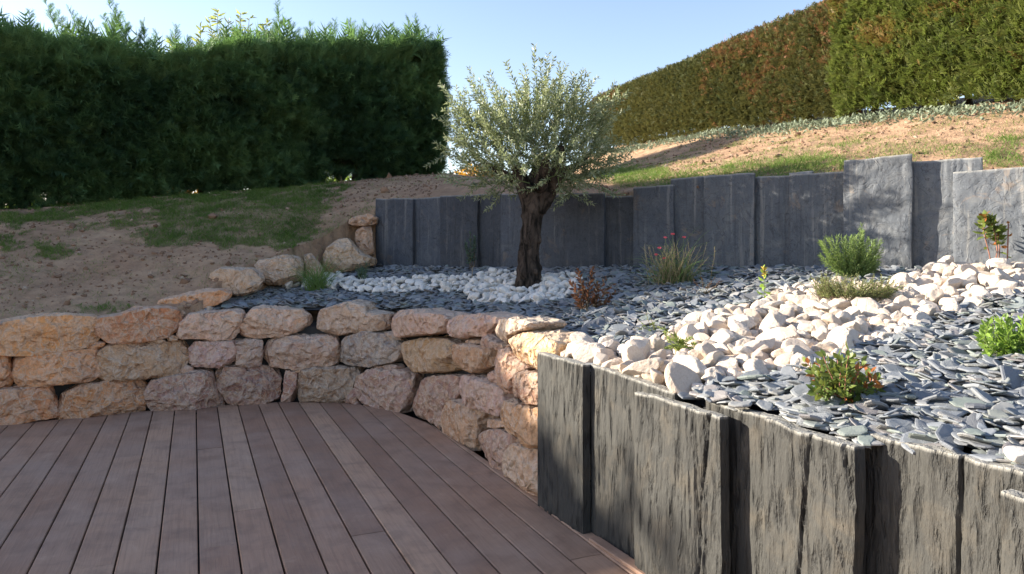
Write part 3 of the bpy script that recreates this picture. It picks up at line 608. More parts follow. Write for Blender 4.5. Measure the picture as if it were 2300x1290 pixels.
WG=[(T1,[(625,465),(700,425),(775,430),(775,455),(720,482),(640,485)],ORG,'small orange wedge between the two leftmost courses'),
 (T1,[(1065,410),(1200,405),(1220,425),(1180,440),(1090,438)],YEL,'flat tan wedge under the sloping grey topped boulder'),
 (T1,[(1225,400),(1270,378),(1315,395),(1300,420),(1240,425)],YEL,'round tan wedge at the right foot of the sloping topped boulder'),
 (T1,[(1325,640),(1370,600),(1425,615),(1420,650),(1350,665)],PNK,'round brown wedge right of the biggest golden boulder'),
 (T2,[(285,605),(330,530),(345,560),(340,600),(350,622),(295,622)],PUR,'pointed wedge standing left of the round mauve boulder'),
 (T2,[(370,440),(430,425),(520,415),(565,438),(500,452),(420,448)],PUR,'flat brown wedge under the rounded grey boulder'),
 (T2,[(870,290),(920,278),(960,300),(950,312),(880,308)],YEL,'small wedge above the olive brown boulder'),
 (T2,[(460,250),(500,245),(550,275),(545,292),(480,267)],GRY,'thin grey wedge above the rounded grey boulder'),
 (T2,[(1130,815),(1190,798),(1205,828),(1150,836)],YEL,'pale chip of stone above the lowest cream boulder'),
 (T2,[(18,450),(70,440),(75,452),(30,460)],YEL,'tiny wedge under the pink and white blotched boulder'),
 (T1,[(0,275),(15,280),(18,298),(-10,300)],PUR,'small dark stone on the leftmost long boulder'),
 (T2,[(1255,1110),(1320,1080),(1325,1150),(1290,1130)],PNK,'small pink stone at the foot of the slate corner'),
 (T2,[(750,720),(790,640),(800,700),(780,760)],PUR,'narrow wedge between the upright and the knobbly boulder'),
 (T2,[(985,255),(1005,285),(1085,320),(1040,345),(960,340),(940,290)],PUR,'dark wedge behind the square brown boulder'),]
for i,(tr,poly,c,lab) in enumerate(WG): wallstone(poly,tr,c,900+i*7,lab,depth=.16,sh=-.05 if i not in(4,10,12) else .0,n=16,amp=.6,pn=3.5)
# dark rubble core behind the face so no light comes through the joints
core=[];cf=[];pl=[p for p in WC]
for k,(x,y) in enumerate(pl):
    a=np.array(pl[max(0,k-1)]);b=np.array(pl[min(len(pl)-1,k+1)]); t_=unit(b-a); nb=np.array([-t_[1],t_[0]])
    for (o_,z_) in ((.20,-.1),(.20,.70),(.34,.76),(.34,-.1)): core.append((x+nb[0]*o_,y+nb[1]*o_,z_))
for k in range(len(pl)-1):
    for j in range(3): cf.append((k*4+j,(k+1)*4+j,(k+1)*4+j+1,k*4+j+1))
tag(mk('wall_core',np.array(core),np.array(cf),M['dirt'],smooth=False,origin=(-3,6.8,0)),'dark earth packed behind the dry stone wall',kind='structure')
# boulders edging the bed on the left and one lying behind the corner slab
def freestone(poly,tr,Y,color,seed,label,depth,nor=(.1,-1.),**kw):
    px=[(x/tr[0]+tr[1],y/tr[0]+tr[2]) for x,y in poly]; cu=sum(p[0] for p in px)/len(px); c0=np.array([(cu-HU)/F*Y,Y])
    nor=unit(np.array(nor)); tau=np.array([-nor[1],nor[0]]); L=[]
    for u,v in px:
        a=(u-HU)/F; s=(a*c0[1]-c0[0])/(tau[0]-a*tau[1]); y=c0[1]+tau[1]*s; L.append((s,CH+(HV-v)*y/F))
    L=np.array(L); c=L.mean(0); L=c+(L-c)*1.02
    o=boulder('boulder',L,(c0[0],c0[1],0),tau,nor,depth,color,seed,**kw); return tag(o,label,'boulder','boulders edging the left side of the bed')
LC=(.64,.43,.28)
freestone([(1140,150),(1180,110),(1500,50),(1640,35),(1710,70),(1690,110),(1600,150),(1460,200),(1450,260),(1370,260),(1330,250),(1140,200)],T1,7.15,ORG,301,'long low boulder with an orange left end, just above the wall',.45,(.35,-1),pn=4)
freestone([(180,790),(220,710),(300,670),(420,675),(530,670),(610,720),(620,760),(560,850),(430,870),(380,860),(250,840),(180,840)],T3,7.55,LC,302,'cream boulder with orange stains beside the blue slate chips',.5,(.25,-1),pn=4)
freestone([(540,660),(600,605),(690,600),(880,590),(910,640),(910,760),(820,780),(740,790),(640,790),(600,730),(550,700)],T3,8.05,LC,303,'pale grey and orange boulder behind the cream one',.5,(.25,-1),pn=4)
freestone([(670,580),(780,572),(870,580),(900,610),(880,640),(700,630)],T3,8.35,GRY,304,'low grey boulder peeping over the pale grey and orange one',.3)
freestone([(920,580),(960,560),(1000,600),(1050,680),(1050,760),(940,740)],T3,8.6,LC,305,'half hidden cream boulder behind the grass tuft',.35,pn=4)
freestone([(1060,570),(1100,500),(1180,455),(1240,450),(1290,500),(1350,560),(1440,600),(1445,640),(1370,660),(1250,690),(1150,700),(1060,700)],T3,8.85,(.60,.41,.24),306,'big pointed tan boulder right of the grass tuft',.55,pn=4)
freestone([(1310,390),(1360,360),(1420,355),(1435,420),(1445,560),(1400,600),(1350,590),(1310,470)],T3,9.3,(.58,.34,.21),307,'upright reddish boulder standing against the end of the slate wall',.3,pn=5)
freestone([(1260,310),(1290,285),(1420,270),(1465,290),(1450,345),(1370,352),(1290,350),(1262,340)],T3,9.3,(.58,.34,.21),308,'flat reddish capstone balanced on the upright boulder',.34,pn=5)
freestone([(1380,600),(1445,600),(1440,650),(1370,650)],T3,9.15,(.58,.36,.2),309,'little orange stone at the foot of the upright boulder',.2,pn=4,n=16)
freestone([(1290,262),(1450,262),(1600,300),(1660,345),(1640,420),(1500,440),(1310,420)],T2,4.72,(.50,.33,.22),310,'peach boulder lying behind the corner slab beside the cream rocks',.5,(-.35,-1),pn=3.5,amp=.7)
# ---------------- slate slabs ----------------
def slab(p0,d,nrm,L,zb,zt0,zt1,th,mat,color,seed,label,group,res=.012,vert=True,amp=1.,lean=0.,clip=0.,splits=()):
    """upright slab from p0 along d, outward normal nrm, face at p0, thickness behind"""
    nx=max(8,int(L/res)); H=max(zt0,zt1)-zb; nz=max(10,int(H/(res*1.6)))
    s=np.linspace(0,L,nx+1); q=np.linspace(0,1,nz+1); Sg,Qg=np.meshgrid(s,q,indexing='ij'); top=zt0+(zt1-zt0)*Sg/L
    top=top+fbm2(Sg*6+seed,Sg*0+seed,3,seed)*.011*amp-clip*sstep(.8,1,Sg/L)
    Zg=zb+(top-zb)*Qg; side=fbm2(Zg.ravel()*4,Zg.ravel()*0+seed,4,seed+3).reshape(Zg.shape)*.008
    Sg2=Sg+side*np.where(Sg<L/2,1,-1)*(np.abs(Sg/L-.5)*2)**2+fbm2(Zg.ravel()*5,Zg.ravel()*0+seed+9,4,seed+5).reshape(Zg.shape)*.009*(Sg/L)**6
    P=np.stack([Sg2.ravel(),Zg.ravel(),np.full(Sg.size,seed*.7)],1)
    if vert:
        wob=fbm2(P[:,1]*2.2,P[:,0]*1.5+seed,3,seed+6)*.018
        a=fbm(np.stack([(P[:,0]+wob)*24,P[:,1]*1.5,P[:,2]],1),4,seed)*.009
        b=fbm(np.stack([(P[:,0]+wob*.7)*70,P[:,1]*4.5,P[:,2]],1),3,seed+1)*.0035
        t=fbm(np.stack([(P[:,0]+wob)*6,P[:,1]*.9,P[:,2]],1),3,seed+2)*3.0; st=(np.floor(t)+sstep(.0,.12,t-np.floor(t)))*.0055
        dsp=a+b+st
        for (s0,w0,sl,dep) in splits: # a deep open crack
            xc=s0+sl*(P[:,1]-zb)+fbm2(P[:,1]*5,P[:,1]*0+seed,3,seed+11)*.012; dsp-=dep*np.exp(-((P[:,0]-xc)/(w0*.6))**2)
    else:
        t=fbm(np.stack([P[:,0]*3.2,P[:,1]*3.2,P[:,2]],1)+fbm(P*6,2,seed)[:,None]*.12,3,seed+2)*3.6; st=(np.floor(t)+sstep(0,.10,t-np.floor(t)))*.0055
        dsp=st+fbm(P*np.array([22,15,1]),4,seed)*.0035+fbm(P*np.array([9,5,1]),3,seed+4)*.006
    dsp=(dsp*amp).reshape(Sg.shape); e=np.minimum(np.minimum(Sg,L-Sg),(1-Qg)*H); dsp=dsp*(.35+.65*sstep(0,.05,np.minimum(Sg,L-Sg)))-.004*(1-sstep(0,.006,e))
    def to3(Ss,Zs,o): 
        x=p0[0]+d[0]*Ss+nrm[0]*o+lean*nrm[0]*(-(Zs-zb)); y=p0[1]+d[1]*Ss+nrm[1]*o+lean*nrm[1]*(-(Zs-zb)); return np.stack([x.ravel(),y.ravel(),Zs.ravel()],1)
    thg=th+fbm2(Sg.ravel()*5,Zg.ravel()*2+seed,2,seed+8).reshape(Sg.shape)*.006
    layers=[to3(Sg2,Zg,dsp),to3(Sg2,Zg+.002*Qg,dsp*.5-thg*.33),to3(Sg2,Zg-.001,-thg*.66),to3(Sg2,Zg,-thg)]
    V=np.concatenate([layers[0],layers[1],layers[2],layers[3]]); n0=Sg.size; m=nz+1
    I=lambda a,i,j:a*n0+i*m+j; Fq=[]
    i=np.arange(nx)[:,None]; j=np.arange(nz)[None]; q0=np.stack([I(0,i,j),I(0,i+1,j),I(0,i+1,j+1),I(0,i,j+1)],-1).reshape(-1,4)
    q3=(q0[:,::-1]+3*n0); Fq=[q0,q3]
    for a in range(3):
        i1=np.arange(nx); j1=np.arange(nz)
        Fq.append(np.stack([I(a,i1,nz),I(a,i1+1,nz),I(a+1,i1+1,nz),I(a+1,i1,nz)],-1))
        Fq.append(np.stack([I(a,nx,j1),I(a+1,nx,j1),I(a+1,nx,j1+1),I(a,nx,j1+1)],-1))
        Fq.append(np.stack([I(a,0,j1),I(a,0,j1+1),I(a+1,0,j1+1),I(a+1,0,j1)],-1))
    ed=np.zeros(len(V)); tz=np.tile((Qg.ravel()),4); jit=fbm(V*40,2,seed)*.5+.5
    hh=(1-tz)*H; ed=(1-sstep(.001,.012,hh))*(.55+.6*jit)  # pale broken top edge, lightened further in colour to stand for sunlight
    # drop the unseen bottom; orient faces outward if the frame is left handed
    Fa=np.concatenate(Fq)
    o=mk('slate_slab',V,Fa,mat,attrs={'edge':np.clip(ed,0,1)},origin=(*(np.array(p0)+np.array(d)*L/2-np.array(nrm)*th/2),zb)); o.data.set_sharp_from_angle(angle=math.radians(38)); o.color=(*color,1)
    return tag(o,label,'slate slab',group)
def fs(u): # position along the front wall line under column u
    a=(u-HU)/F; return (a*FA[1]-FA[0])/(FD[0]-a*FD[1])
def fz(u,v,off=0.):
    p=FA+FN*off+FD*fs(u); return CH+(HV-v)*p[1]/F
FS=[ # u0,u1,protrusion,z at u0,z at u1,label,(splits)
 (None,1331,.050,.888,.886,'corner slab of the front slate wall, standing proud next to the stone wall',()),
 (1331,1490,-.015,.880,.852,'slab set back behind the corner slab, mostly covered by cream rocks on top',()),
 (1443,1640,.035,.822,.826,'proud slab with a deep forked crack near its lower right',((.42,.010,.10,.015),(.50,.009,-.10,.012))),
 (1608,1729,-.060,.850,.853,'narrow set back slab with a yellow stained joint on its right',()),
 (1727,1928,.015,.862,.852,'slab with flowing vertical grooves between the yellow stained joint and a tall shadow',((.12,.010,.10,.018),(.55,.010,-.22,.02))),
 (1925,2292,-.10,.880,.878,'widest slab of the front wall with a tall black shadow on its left side',((.36,.009,.04,.022),)),
 (2256,2500,.01,.842,.84,'rough slab cut by the right edge with a low broken top',()),
 (2500,3300,-.02,.86,.86,'last slab of the front wall beyond the right edge',())]
for i,(u0,u1,off,z0,z1,lab,sp) in enumerate(FS):
    s0=-.0 if u0 is None else fs(u0); s1=fs(u1)
    # shift so the projected edge stays where the photo has it
    k0=-.55*off if u0 else 0; s0+=k0; s1+=-.55*off; s1+=(.05 if off<0 else 0); s0-=(.05 if off<0 and u0 else 0)+(.12 if off<-.05 else 0)
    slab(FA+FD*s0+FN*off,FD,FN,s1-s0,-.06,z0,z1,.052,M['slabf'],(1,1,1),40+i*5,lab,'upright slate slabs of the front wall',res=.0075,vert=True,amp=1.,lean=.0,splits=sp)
def bs(u): a=(u-HU)/F; return (a*BA[1]-BA[0])/(BD[0]-a*BD[1])
def bz(u,v): p=BA+BD*bs(u); return CH+(HV-v)*p[1]/F
BS=[(846,929,447,446,.02,False,'leftmost slab of the back wall, cracked, beside the stacked reddish stones'),
 (927,992,446,442,-.03,False,'second slab of the back wall from its left end'),
 (990,1074,440,438,.015,False,'third slab of the back wall from its left end, left of the thin staked plant'),
 (1072,1131,436,437,-.03,False,'slab right behind the thin staked plant'),
 (1129,1174,436,437,.0,False,'narrow slab just left of the olive trunk'),
 (1172,1226,436,436,-.02,False,'slab hidden for the most part by the olive trunk'),
 (1224,1274,437,437,-.01,False,'narrow slab just right of the olive trunk'),
 (1272,1359,436,434,.03,False,'proud slab with a pale rough patch, second right of the olive trunk'),
 (1357,1427,441,440,-.02,False,'set back slab with a low reddish top edge'),
 (1424,1514,422,415,.02,False,'proud slab behind the left side of the flowering clump, one step higher than its left neighbour'),
 (1510,1594,401,393,-.03,True,'grooved slab behind the right side of the flowering clump, with a sunlit top'),
 (1583,1696,397,389,.03,True,'proud slab with rounded upper left corner and strongly grooved sunlit face'),
 (1700,1782,396,394,-.03,True,'set back slab dappled with tree shadow, right of the strongly grooved one'),
 (1780,1900,391,386,-.005,True,'dappled slab with a dark chip near its top, behind the left of the feathery green shrub'),
 (1897,2049,362,348,.045,False,'tall pale slab with a smooth face, tallest of the back wall'),
 (2045,2196,362,352,-.045,True,'tall set back slab with a black strip of shadow on its left'),
 (2151,2340,387,372,.01,False,'broad pale rippled slab at the right edge behind the tall reddish plant'),
 (2335,2560,385,380,-.02,False,'slab of the back wall beyond the right edge'),(2555,2900,380,380,.02,False,'second slab of the back wall beyond the right edge')]
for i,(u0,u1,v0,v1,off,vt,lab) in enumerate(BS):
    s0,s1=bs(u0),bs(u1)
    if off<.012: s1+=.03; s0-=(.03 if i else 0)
    slab(BA+BD*s0+BN*off,BD,BN,s1-s0,1.02,bz(u0,v0),bz(u1,v1),.045,M['slabb'],[tuple(c_*k_ for c_ in ((1,1,1) if u0<1500 else (1.06,1.03,.97))) for k_ in [(R.uniform(.62,1.0) if u0<1500 else R.uniform(1.0,1.2) if u0<1890 else R.uniform(1.25,1.45))]][0],300+i*5,lab,'upright slate slabs of the back wall',res=.011,vert=vt,amp=.8,lean=0)  # random tone, plus light in the colour: shaded left darker, sunlit right paler and warmer
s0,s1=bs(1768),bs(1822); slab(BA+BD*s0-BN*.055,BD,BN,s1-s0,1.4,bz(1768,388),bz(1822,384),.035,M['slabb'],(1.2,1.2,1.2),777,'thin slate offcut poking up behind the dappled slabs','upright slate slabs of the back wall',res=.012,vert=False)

# ---------------- loose rocks and chips ----------------
def rockmesh(name,seed,n=8,planes=11,sq=(1,.8,.7),rough=.05):
    rr=np.random.default_rng(seed); V,Fq=CS[16 if n>8 else 8]; d=unit(V); nr=unit(rr.normal(size=(planes,3))); h=rr.uniform(.60,1.0,planes)
    k=d@nr.T; k=np.where(k>.05,h/np.maximum(k,.05),9); k=np.concatenate([k,np.full((len(d),1),1.12)],1)
    r=-np.log(np.exp(-k*70).sum(1))/70; P=d*r[:,None]*np.array(sq); P=P*(1+rough*fbm(P*3+seed,3,seed))[:,None]
    return P,Fq
def datamesh(name,V,Fs,mat,smooth=True,attrs=None):
    o=mk(name,V,Fs,mat,smooth=smooth,attrs=attrs,origin=(0,0,0)); me=o.data; bpy.data.objects.remove(o); return me
creams=[datamesh('cream_rock',*rockmesh('c',i,16,12,(R.uniform(.9,1.1),R.uniform(.7,.95),R.uniform(.6,.85)),.06),M['cream'],smooth=False) for i in range(12)]
pebs=[datamesh('white_pebble',*rockmesh('p',50+i,16,7,(1,R.uniform(.75,.95),R.uniform(.55,.75)),.05),M['pebble']) for i in range(10)]
def place(me,name,loc,D,s,label,cat,group):
    o=bpy.data.objects.new(name,me); COL.objects.link(o); o.matrix_world=Matrix.Translation(Vector(loc))@D.to_matrix().to_4x4()@Matrix.Diagonal((s[0],s[1],s[2],1)); return tag(o,label,cat,group)
from mathutils import Euler
STREAM=[(1215,778),(1250,757),(1340,768),(1470,765),(1500,738),(1560,712),(1700,678),(1760,640),(1850,640),(1990,636),(2080,600),(2110,585),(2150,570),(2330,575),(2340,650),(2200,672),(2090,705),(2010,745),(1880,790),(1830,815),(1720,838),(1600,852),(1520,866),(1480,868),(1340,838),(1225,800)]
PEB=[(640,632),(690,605),(740,612),(790,628),(860,626),(960,624),(1060,617),(1130,608),(1170,618),(1290,612),(1300,636),(1285,662),(1240,676),(1130,682),(1060,677),(1040,652),(960,652),(880,655),(800,655),(740,650),(680,648),(640,652)]
def bpoly(px,lift=0.): return [tuple(hit(u,v,lift)[:2]) for u,v in px]
SP=bpoly(STREAM,.03); PP=bpoly(PEB,.02)
OLV=hit(1186,643)
PLANTS={k:hit(*uv) for k,uv in dict(grass=(708,630),blue=(812,632),thin=(1062,606),copper=(1325,700),clump=(1515,640),twig=(1580,665),small=(1717,676),rose=(1915,628),mat=(1915,690),fern=(1520,795),mix=(1888,905),green=(2265,800),tall=(2235,607),fern2=(1470,748),rod=(1060,630)).items()}
gx=(712-HU)/F*8.0; PLANTS['grass']=np.array([gx,8.0,bedz(gx,8.0)[0]]); PLANTS['fern'][2]+=.05; PLANTS['mat'][2]+=.035
def poisson(poly,n,rmin,rmax,tries):
    P=np.array(poly); pts=[];rs=[]
    for _ in range(tries):
        x=R.uniform(P[:,0].min(),P[:,0].max()); y=R.uniform(P[:,1].min(),P[:,1].max())
        if not inpoly(np.array([x]),np.array([y]),poly)[0]: continue
        r=R.uniform(rmin,rmax)*(1 if R.random()<.8 else .7)
        if pts:
            q=np.array(pts); 
            if (np.hypot(q[:,0]-x,q[:,1]-y)<(np.array(rs)+r)*.62).any(): continue
        pts.append((x,y)); rs.append(r)
        if len(pts)>=n: break
    return pts,rs
pts,rs=poisson(SP,300,.046,.086,90000)
sd,_=None,None
cat_c='rock'; 
for (x,y),r in zip(pts,rs):
    dF=(np.array([x,y])-FA)@(-FN)
    if dF<.05+r*.5: 
        x,y=np.array([x,y])-FN*(.05+r*.6-dF)
    pd,_=pdist(np.array([x]),np.array([y]),SP+[SP[0]]); mound=.03*sstep(.0,.25,pd[0])
    z=bedz(x,y)[0]+r*R.uniform(.0,.45)+mound-.01
    k=min(np.hypot(x-PLANTS[q][0],y-PLANTS[q][1]) for q in ('fern','mat'))
    if k<.16: continue
    place(creams[R.integers(12)],'cream_rock',(x,y,z),Euler((R.normal()*.45,R.normal()*.45,R.uniform(0,6.28))),(r*R.uniform(1.,1.3),r*R.uniform(.9,1.15),r*R.uniform(.8,1.05)),'angular cream rock lying in the broad pale stream across the slate bed','rock','cream rocks forming the pale stream')
print('cream',len(pts))
pts,rs=poisson(PP,300,.030,.056,90000)
for (x,y),r in zip(pts,rs):
    if np.hypot(x-OLV[0],y-OLV[1])<.15: continue
    z=bedz(x,y)[0]+r*R.uniform(.2,.6)+.015
    place(pebs[R.integers(10)],'white_pebble',(x,y,z),Euler((R.normal()*.4,R.normal()*.4,R.uniform(0,6.28))),(r*R.uniform(.95,1.25),r*R.uniform(.85,1.1),r*R.uniform(.85,1.1)),'smooth white pebble lying in the white band around the olive trunk','pebble','white pebbles around the olive tree')
print('pebbles',len(pts))
# second, lower layer under both so the bed does not show: one mass
def chipmesh(seed):
    rr=np.random.default_rng(seed); k=10; a=np.sort((np.arange(k)+rr.uniform(-.35,.35,k))/k*2*np.pi); r=1+rr.uniform(-.18,.14,k); el=rr.uniform(.52,.8)
    X=np.cos(a)*r; Y=np.sin(a)*r*el; h=rr.uniform(.11,.23); wv=lambda x,y:.09*np.sin(x*2+seed)*np.cos(y*2.3+seed)
    rings=[(.86,-h*.5),(1.,-h*.12),(.97,h*.28),(.82,h*.5),(.4,h*.54)]; V=[]
    for sc,z in rings: V+= [(x*sc,y*sc,z+wv(x,y)*sc) for x,y in zip(X,Y)]
    V.append((0,0,h*.55)); V.append((0,0,-h*.5)); V=np.array(V); j=np.arange(k); j2=(j+1)%k; Q=[]
    for q in range(4): Q.append(np.stack([q*k+j,q*k+j2,(q+1)*k+j2,(q+1)*k+j],-1))
    T3=np.concatenate([np.stack([4*k+j,4*k+j2,np.full(k,5*k)],-1),np.stack([j2,j,np.full(k,5*k+1)],-1)])
    return V,[np.concatenate(Q),T3]
CT=[chipmesh(i) for i in range(16)]
chipdata=[datamesh('slate_chip',v,f,M['chip'],smooth=False,attrs={'tint':np.zeros(len(v))}) for v,f in CT]
N1=33000
x=R.uniform(-3.2,6.0,N1*3); y=R.uniform(.7,9.6,N1*3); k=inpoly(x,y,BEDP)
u,v=proj(x,y,bedz(x,y)); k&=((u<2480)|(R.random(len(x))<.55))&(u>300)
ins=inpoly(x,y,SP)|inpoly(x,y,PP); k&=~ins|(R.random(len(x))<.25)
db_,_=pdist(x,y,[tuple(BA),tuple(BEND)]); k&=db_>.10
df_=(np.stack([x,y],1)-FA)@(-FN); sa=(np.stack([x,y],1)-FA)@FD; thr=np.interp(sa,[0,fs(1331),fs(1331)+.01,fs(1440),fs(1445),fs(1640),fs(1645),fs(1727),fs(1730),fs(1920),fs(1925),fs(2280),fs(2285),9],[.03,.03,.095,.095,.05,.05,.118,.118,.068,.068,.15,.15,.075,.075]); k&=~((df_<thr)&(y<4.33))
dw_,_=pdist(x,y,WC); k&=(dw_>.30)|(x>.35)
x,y=x[k][:N1],y[k][:N1]; n=len(x); ins=inpoly(x,y,SP)|inpoly(x,y,PP)
print('chips',n)
dist=np.hypot(x,y); size=R.uniform(.034,.066,n)*np.where(R.random(n)<.12,1.25,1)*np.where(R.random(n)<.25,.7,1); 
edge=(np.stack([x,y],1)-FA)@(-FN); edge=np.where(y<4.4,edge,9)
lay=R.random(n); z=bedz(x,y)-.028+lay*.050; z=np.where(ins,z-.02,z); z=np.where(edge<.2,np.minimum(z,.872),z)
low_=fbm2(x*2,y*2,2,77); z+=low_*.015
tl=np.where(lay>.55,.30,.16); Nz=unit(np.stack([R.normal(size=n)*tl,R.normal(size=n)*tl-.05,np.ones(n)],1)); xa=unit(np.cross(R.normal(size=(n,3)),Nz)); ya=np.cross(Nz,xa)
Mx=np.stack([xa,ya,Nz],1)*size[:,None,None]
# tint: mostly blue grey with greenish and purple drifts
tint=np.clip(.28+.22*R.normal(size=n),0,.58); d=fbm2(x*1.3,y*1.3,2,91); tint=np.where((R.random(n)<.10+.35*(d>.22)),R.uniform(.68,.8,n),tint); tint=np.where(R.random(n)<.08,R.uniform(.84,.98,n),tint)
u,v=proj(x,y,z); vis=(u>0)&(u<2300)&(v>0)&(v<1290)&~ins&(lay>.62)
rank=np.argsort(-np.where(vis,size/dist,-1)); solo=np.zeros(n,bool); solo[rank[:300]]=True; ty=R.integers(0,16,n)
for i in np.where(solo)[0]:
    o=bpy.data.objects.new('slate_chip',chipdata[ty[i]]); COL.objects.link(o)
    m4=Matrix.Identity(4)
    for a in range(3):
        for b in range(3): m4[a][b]=Mx[i][b][a]
    o.matrix_world=Matrix.Translation(Vector((x[i],y[i],z[i])))@m4
    tag(o,'flat grey slate chip lying loose near the front of the raised bed','slate chip','large loose slate chips at the front of the bed')
mb=MB()
for t in range(16):
    k=(ty==t)&~solo; V,Fo,T=stamp(CT[t][0],CT[t][1],np.stack([x,y,z],1)[k],Mx[k],tint[k]); mb.add(V,Fo,T)
# rubble under the rocks and pebbles in their own colours would be hidden; keep the slate mass only
tag(mb.build('slate_chips',[M['chip']],smooth=False,origin=(0,0,0)),'blue grey slate chips covering the raised bed',kind='stuff')
# filler small stones between the cream rocks and pebbles
def filler(poly,n,s0,s1,tpl,mat,name,lab,lift):
    P=np.array(poly); x=R.uniform(P[:,0].min(),P[:,0].max(),n*4); y=R.uniform(P[:,1].min(),P[:,1].max(),n*4); k=inpoly(x,y,poly)&(((np.stack([x,y],1)-FA)@(-FN))>.09); x,y=x[k][:n],y[k][:n]; m=len(x)
    s=R.uniform(s0,s1,m); V,Fo,T=stamp(tpl[0],[tpl[1]],np.stack([x,y,bedz(x,y)+lift],1),frame(R.normal(size=(m,3)))*s[:,None,None],0.); mb=MB(); mb.add(V,Fo,T); tag(mb.build(name,[mat],origin=(0,0,0)),lab,kind='stuff')
filler(SP,900,.028,.05,rockmesh('f',3,8,10,(1,.85,.75),.08),M['cream'],'cream_rubble','smaller cream stones filling the gaps of the pale stream',-.005)
filler(PP,700,.024,.036,rockmesh('f',4,8,7,(1,.85,.7),.05),M['pebble'],'white_gravel','smaller white stones filling the gaps of the white band',.0)
place(pebs[2],'white_pebble',tuple(hit(2300,1048)+np.array([0,0,.03])),Euler((.2,.1,.4)),(.055,.045,.04),'round cream stone at the right edge on the slate chips behind the front wall','pebble',None)
# ---------------- hedges ----------------
def spraytpl(seed,nl=7,sp=.5,w=.10):
    """flat feathery spray along +x"""
    rr=np.random.default_rng(seed); V=[];T=[];t=[]
    def lf(b,d,L,w_):
        d=unit(d); s=np.array([-d[1],d[0],0]); n=len(V); V.extend([b-s*w_*.5,b+s*w_*.5,b+d*L+np.array([0,0,rr.normal()*.06])]); T.append((n,n+1,n+2)); 
    lf(np.zeros(3),np.array([1.,0,0]),1.,.07)
    for i in range(nl):
        f=.12+.8*i/nl
        for sg in (-1,1): lf(np.array([f,0,0]),np.array([1.,sg*sp*rr.uniform(.8,1.3),rr.normal()*.15]),(.55-.35*f)*rr.uniform(.8,1.2),w)
    return np.array(V),np.array(T)
SPR=[spraytpl(i,7,.75,.055) for i in range(4)]
def stampspr(mb,P,D,L,t,tpls=SPR,m=0,up=None,roll=None,wide=1.):
    ty=R.integers(0,len(tpls),len(P)); Mx=frame(D,roll,up)*np.stack([np.broadcast_to(L,(len(P),)),np.broadcast_to(L,(len(P),))*wide,np.broadcast_to(L,(len(P),))],1)[:,:,None]
    for q in range(len(tpls)):
        k=ty==q; V,Fo,T=stamp(tpls[q][0],tpls[q][1],P[k],Mx[k],np.broadcast_to(t,(len(P),))[k]); mb.add(V,Fo,T,m)
H0=np.array([-1.29,12.94]); HD=unit(np.array([-5.73,-3.0])); HN=np.array([-HD[1],HD[0]]); HN=HN if HN[1]<0 else -HN
def htop(h): h=np.asarray(h,float); return .13*fbm2(np.ravel(h)*2.6,np.ravel(h)*0+4,3,17).reshape(h.shape)*(np.ravel(h).reshape(h.shape)<7)+np.interp(h,[-.2,0,.6,2.3,3.4,4.0,4.5,5.2,6.6,7.2,7.9,8.6,10,11.9,13.6,15.3,18],[4.90,4.92,4.84,4.62,4.50,4.28,4.18,4.30,4.26,4.9,5.4,5.6,5.7,5.4,5.36,5.55,5.5])  # unseen left stretch is raised to set where its shadow edge falls
TH=1.15
hedge=empty('conifer_hedge',(float(H0[0]+HD[0]*4),float(H0[1]+HD[1]*4),float(tps(H0[0]+HD[0]*4,H0[1]+HD[1]*4)[0])),'tall dark green conifer hedge standing on the bank, with untrimmed tips along its top','hedge')
mb=MB(); n=42000
h=R.uniform(-.0,18,n); h=np.where(R.random(n)<.75,R.uniform(0,8.2,n),h); f=R.random(n)
dep=R.gamma(1.2,.07,n); bx=H0[0]+HD[0]*h-HN[0]*dep; by=H0[1]+HD[1]*h-HN[1]*dep; g0=tps(bx,by)
gap=-.06+.22*(fbm2(h*4,h*0,3,5))+np.where(np.abs(h-1.55)<.18,.38,0)+np.where(np.abs(h-.75)<.3,.15,0)
zb=g0+np.maximum(-.03,gap); zt=htop(h); z=zb+(zt-zb)*f
P=np.stack([bx,by,z],1); bul=fbm(np.stack([h*1.1,z*1.3,h*0],1),3,8)*.22+fbm(np.stack([h*5,z*5,h*0],1),2,18)*.16; P[:,:2]+=HN*bul[:,None]
hole=fbm(np.stack([h*2.2,z*2.2,h*0+3],1),3,12); k=~((hole>.40)&(dep<.3)); P,h,z,f,zt=P[k],h[k],z[k],f[k],zt[k]; n=len(P)
D=np.stack([HN[0]*1.0+R.normal(size=n)*.6,HN[1]*1.0+R.normal(size=n)*.5,.45+R.normal(size=n)*.45],1); topk=(zt-z)<.25; D[topk,2]+=1.2
sl=fbm(np.stack([h*.9,z*.9,h*0+7],1),2,14); D[:,0]+=sl*1.2
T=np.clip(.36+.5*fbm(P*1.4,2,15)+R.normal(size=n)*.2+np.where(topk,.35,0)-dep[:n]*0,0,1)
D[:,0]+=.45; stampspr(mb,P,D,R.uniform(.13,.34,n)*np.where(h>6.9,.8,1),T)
# interior and back face
n=9000; h=np.where(R.random(n)<.6,R.uniform(0,8,n),R.uniform(0,18,n)); dep=R.uniform(.25,TH+.1,n); bx=H0[0]+HD[0]*h-HN[0]*dep; by=H0[1]+HD[1]*h-HN[1]*dep; g0=tps(bx,by); f=R.random(n)**.8
z=g0+.35+(htop(h)-g0-.35)*f; n2=n; P=np.stack([bx,by,z],1); hole=fbm(np.stack([h*2.2,z*2.2,h*0+3],1),3,12); k=hole<.42; P=P[k]; n=len(P)
stampspr(mb,P,R.normal(size=(n,3))+np.array([0,0,.5]),R.uniform(.3,.5,n),np.clip(R.normal(size=n)*.2+.3,0,1),wide=1.4)
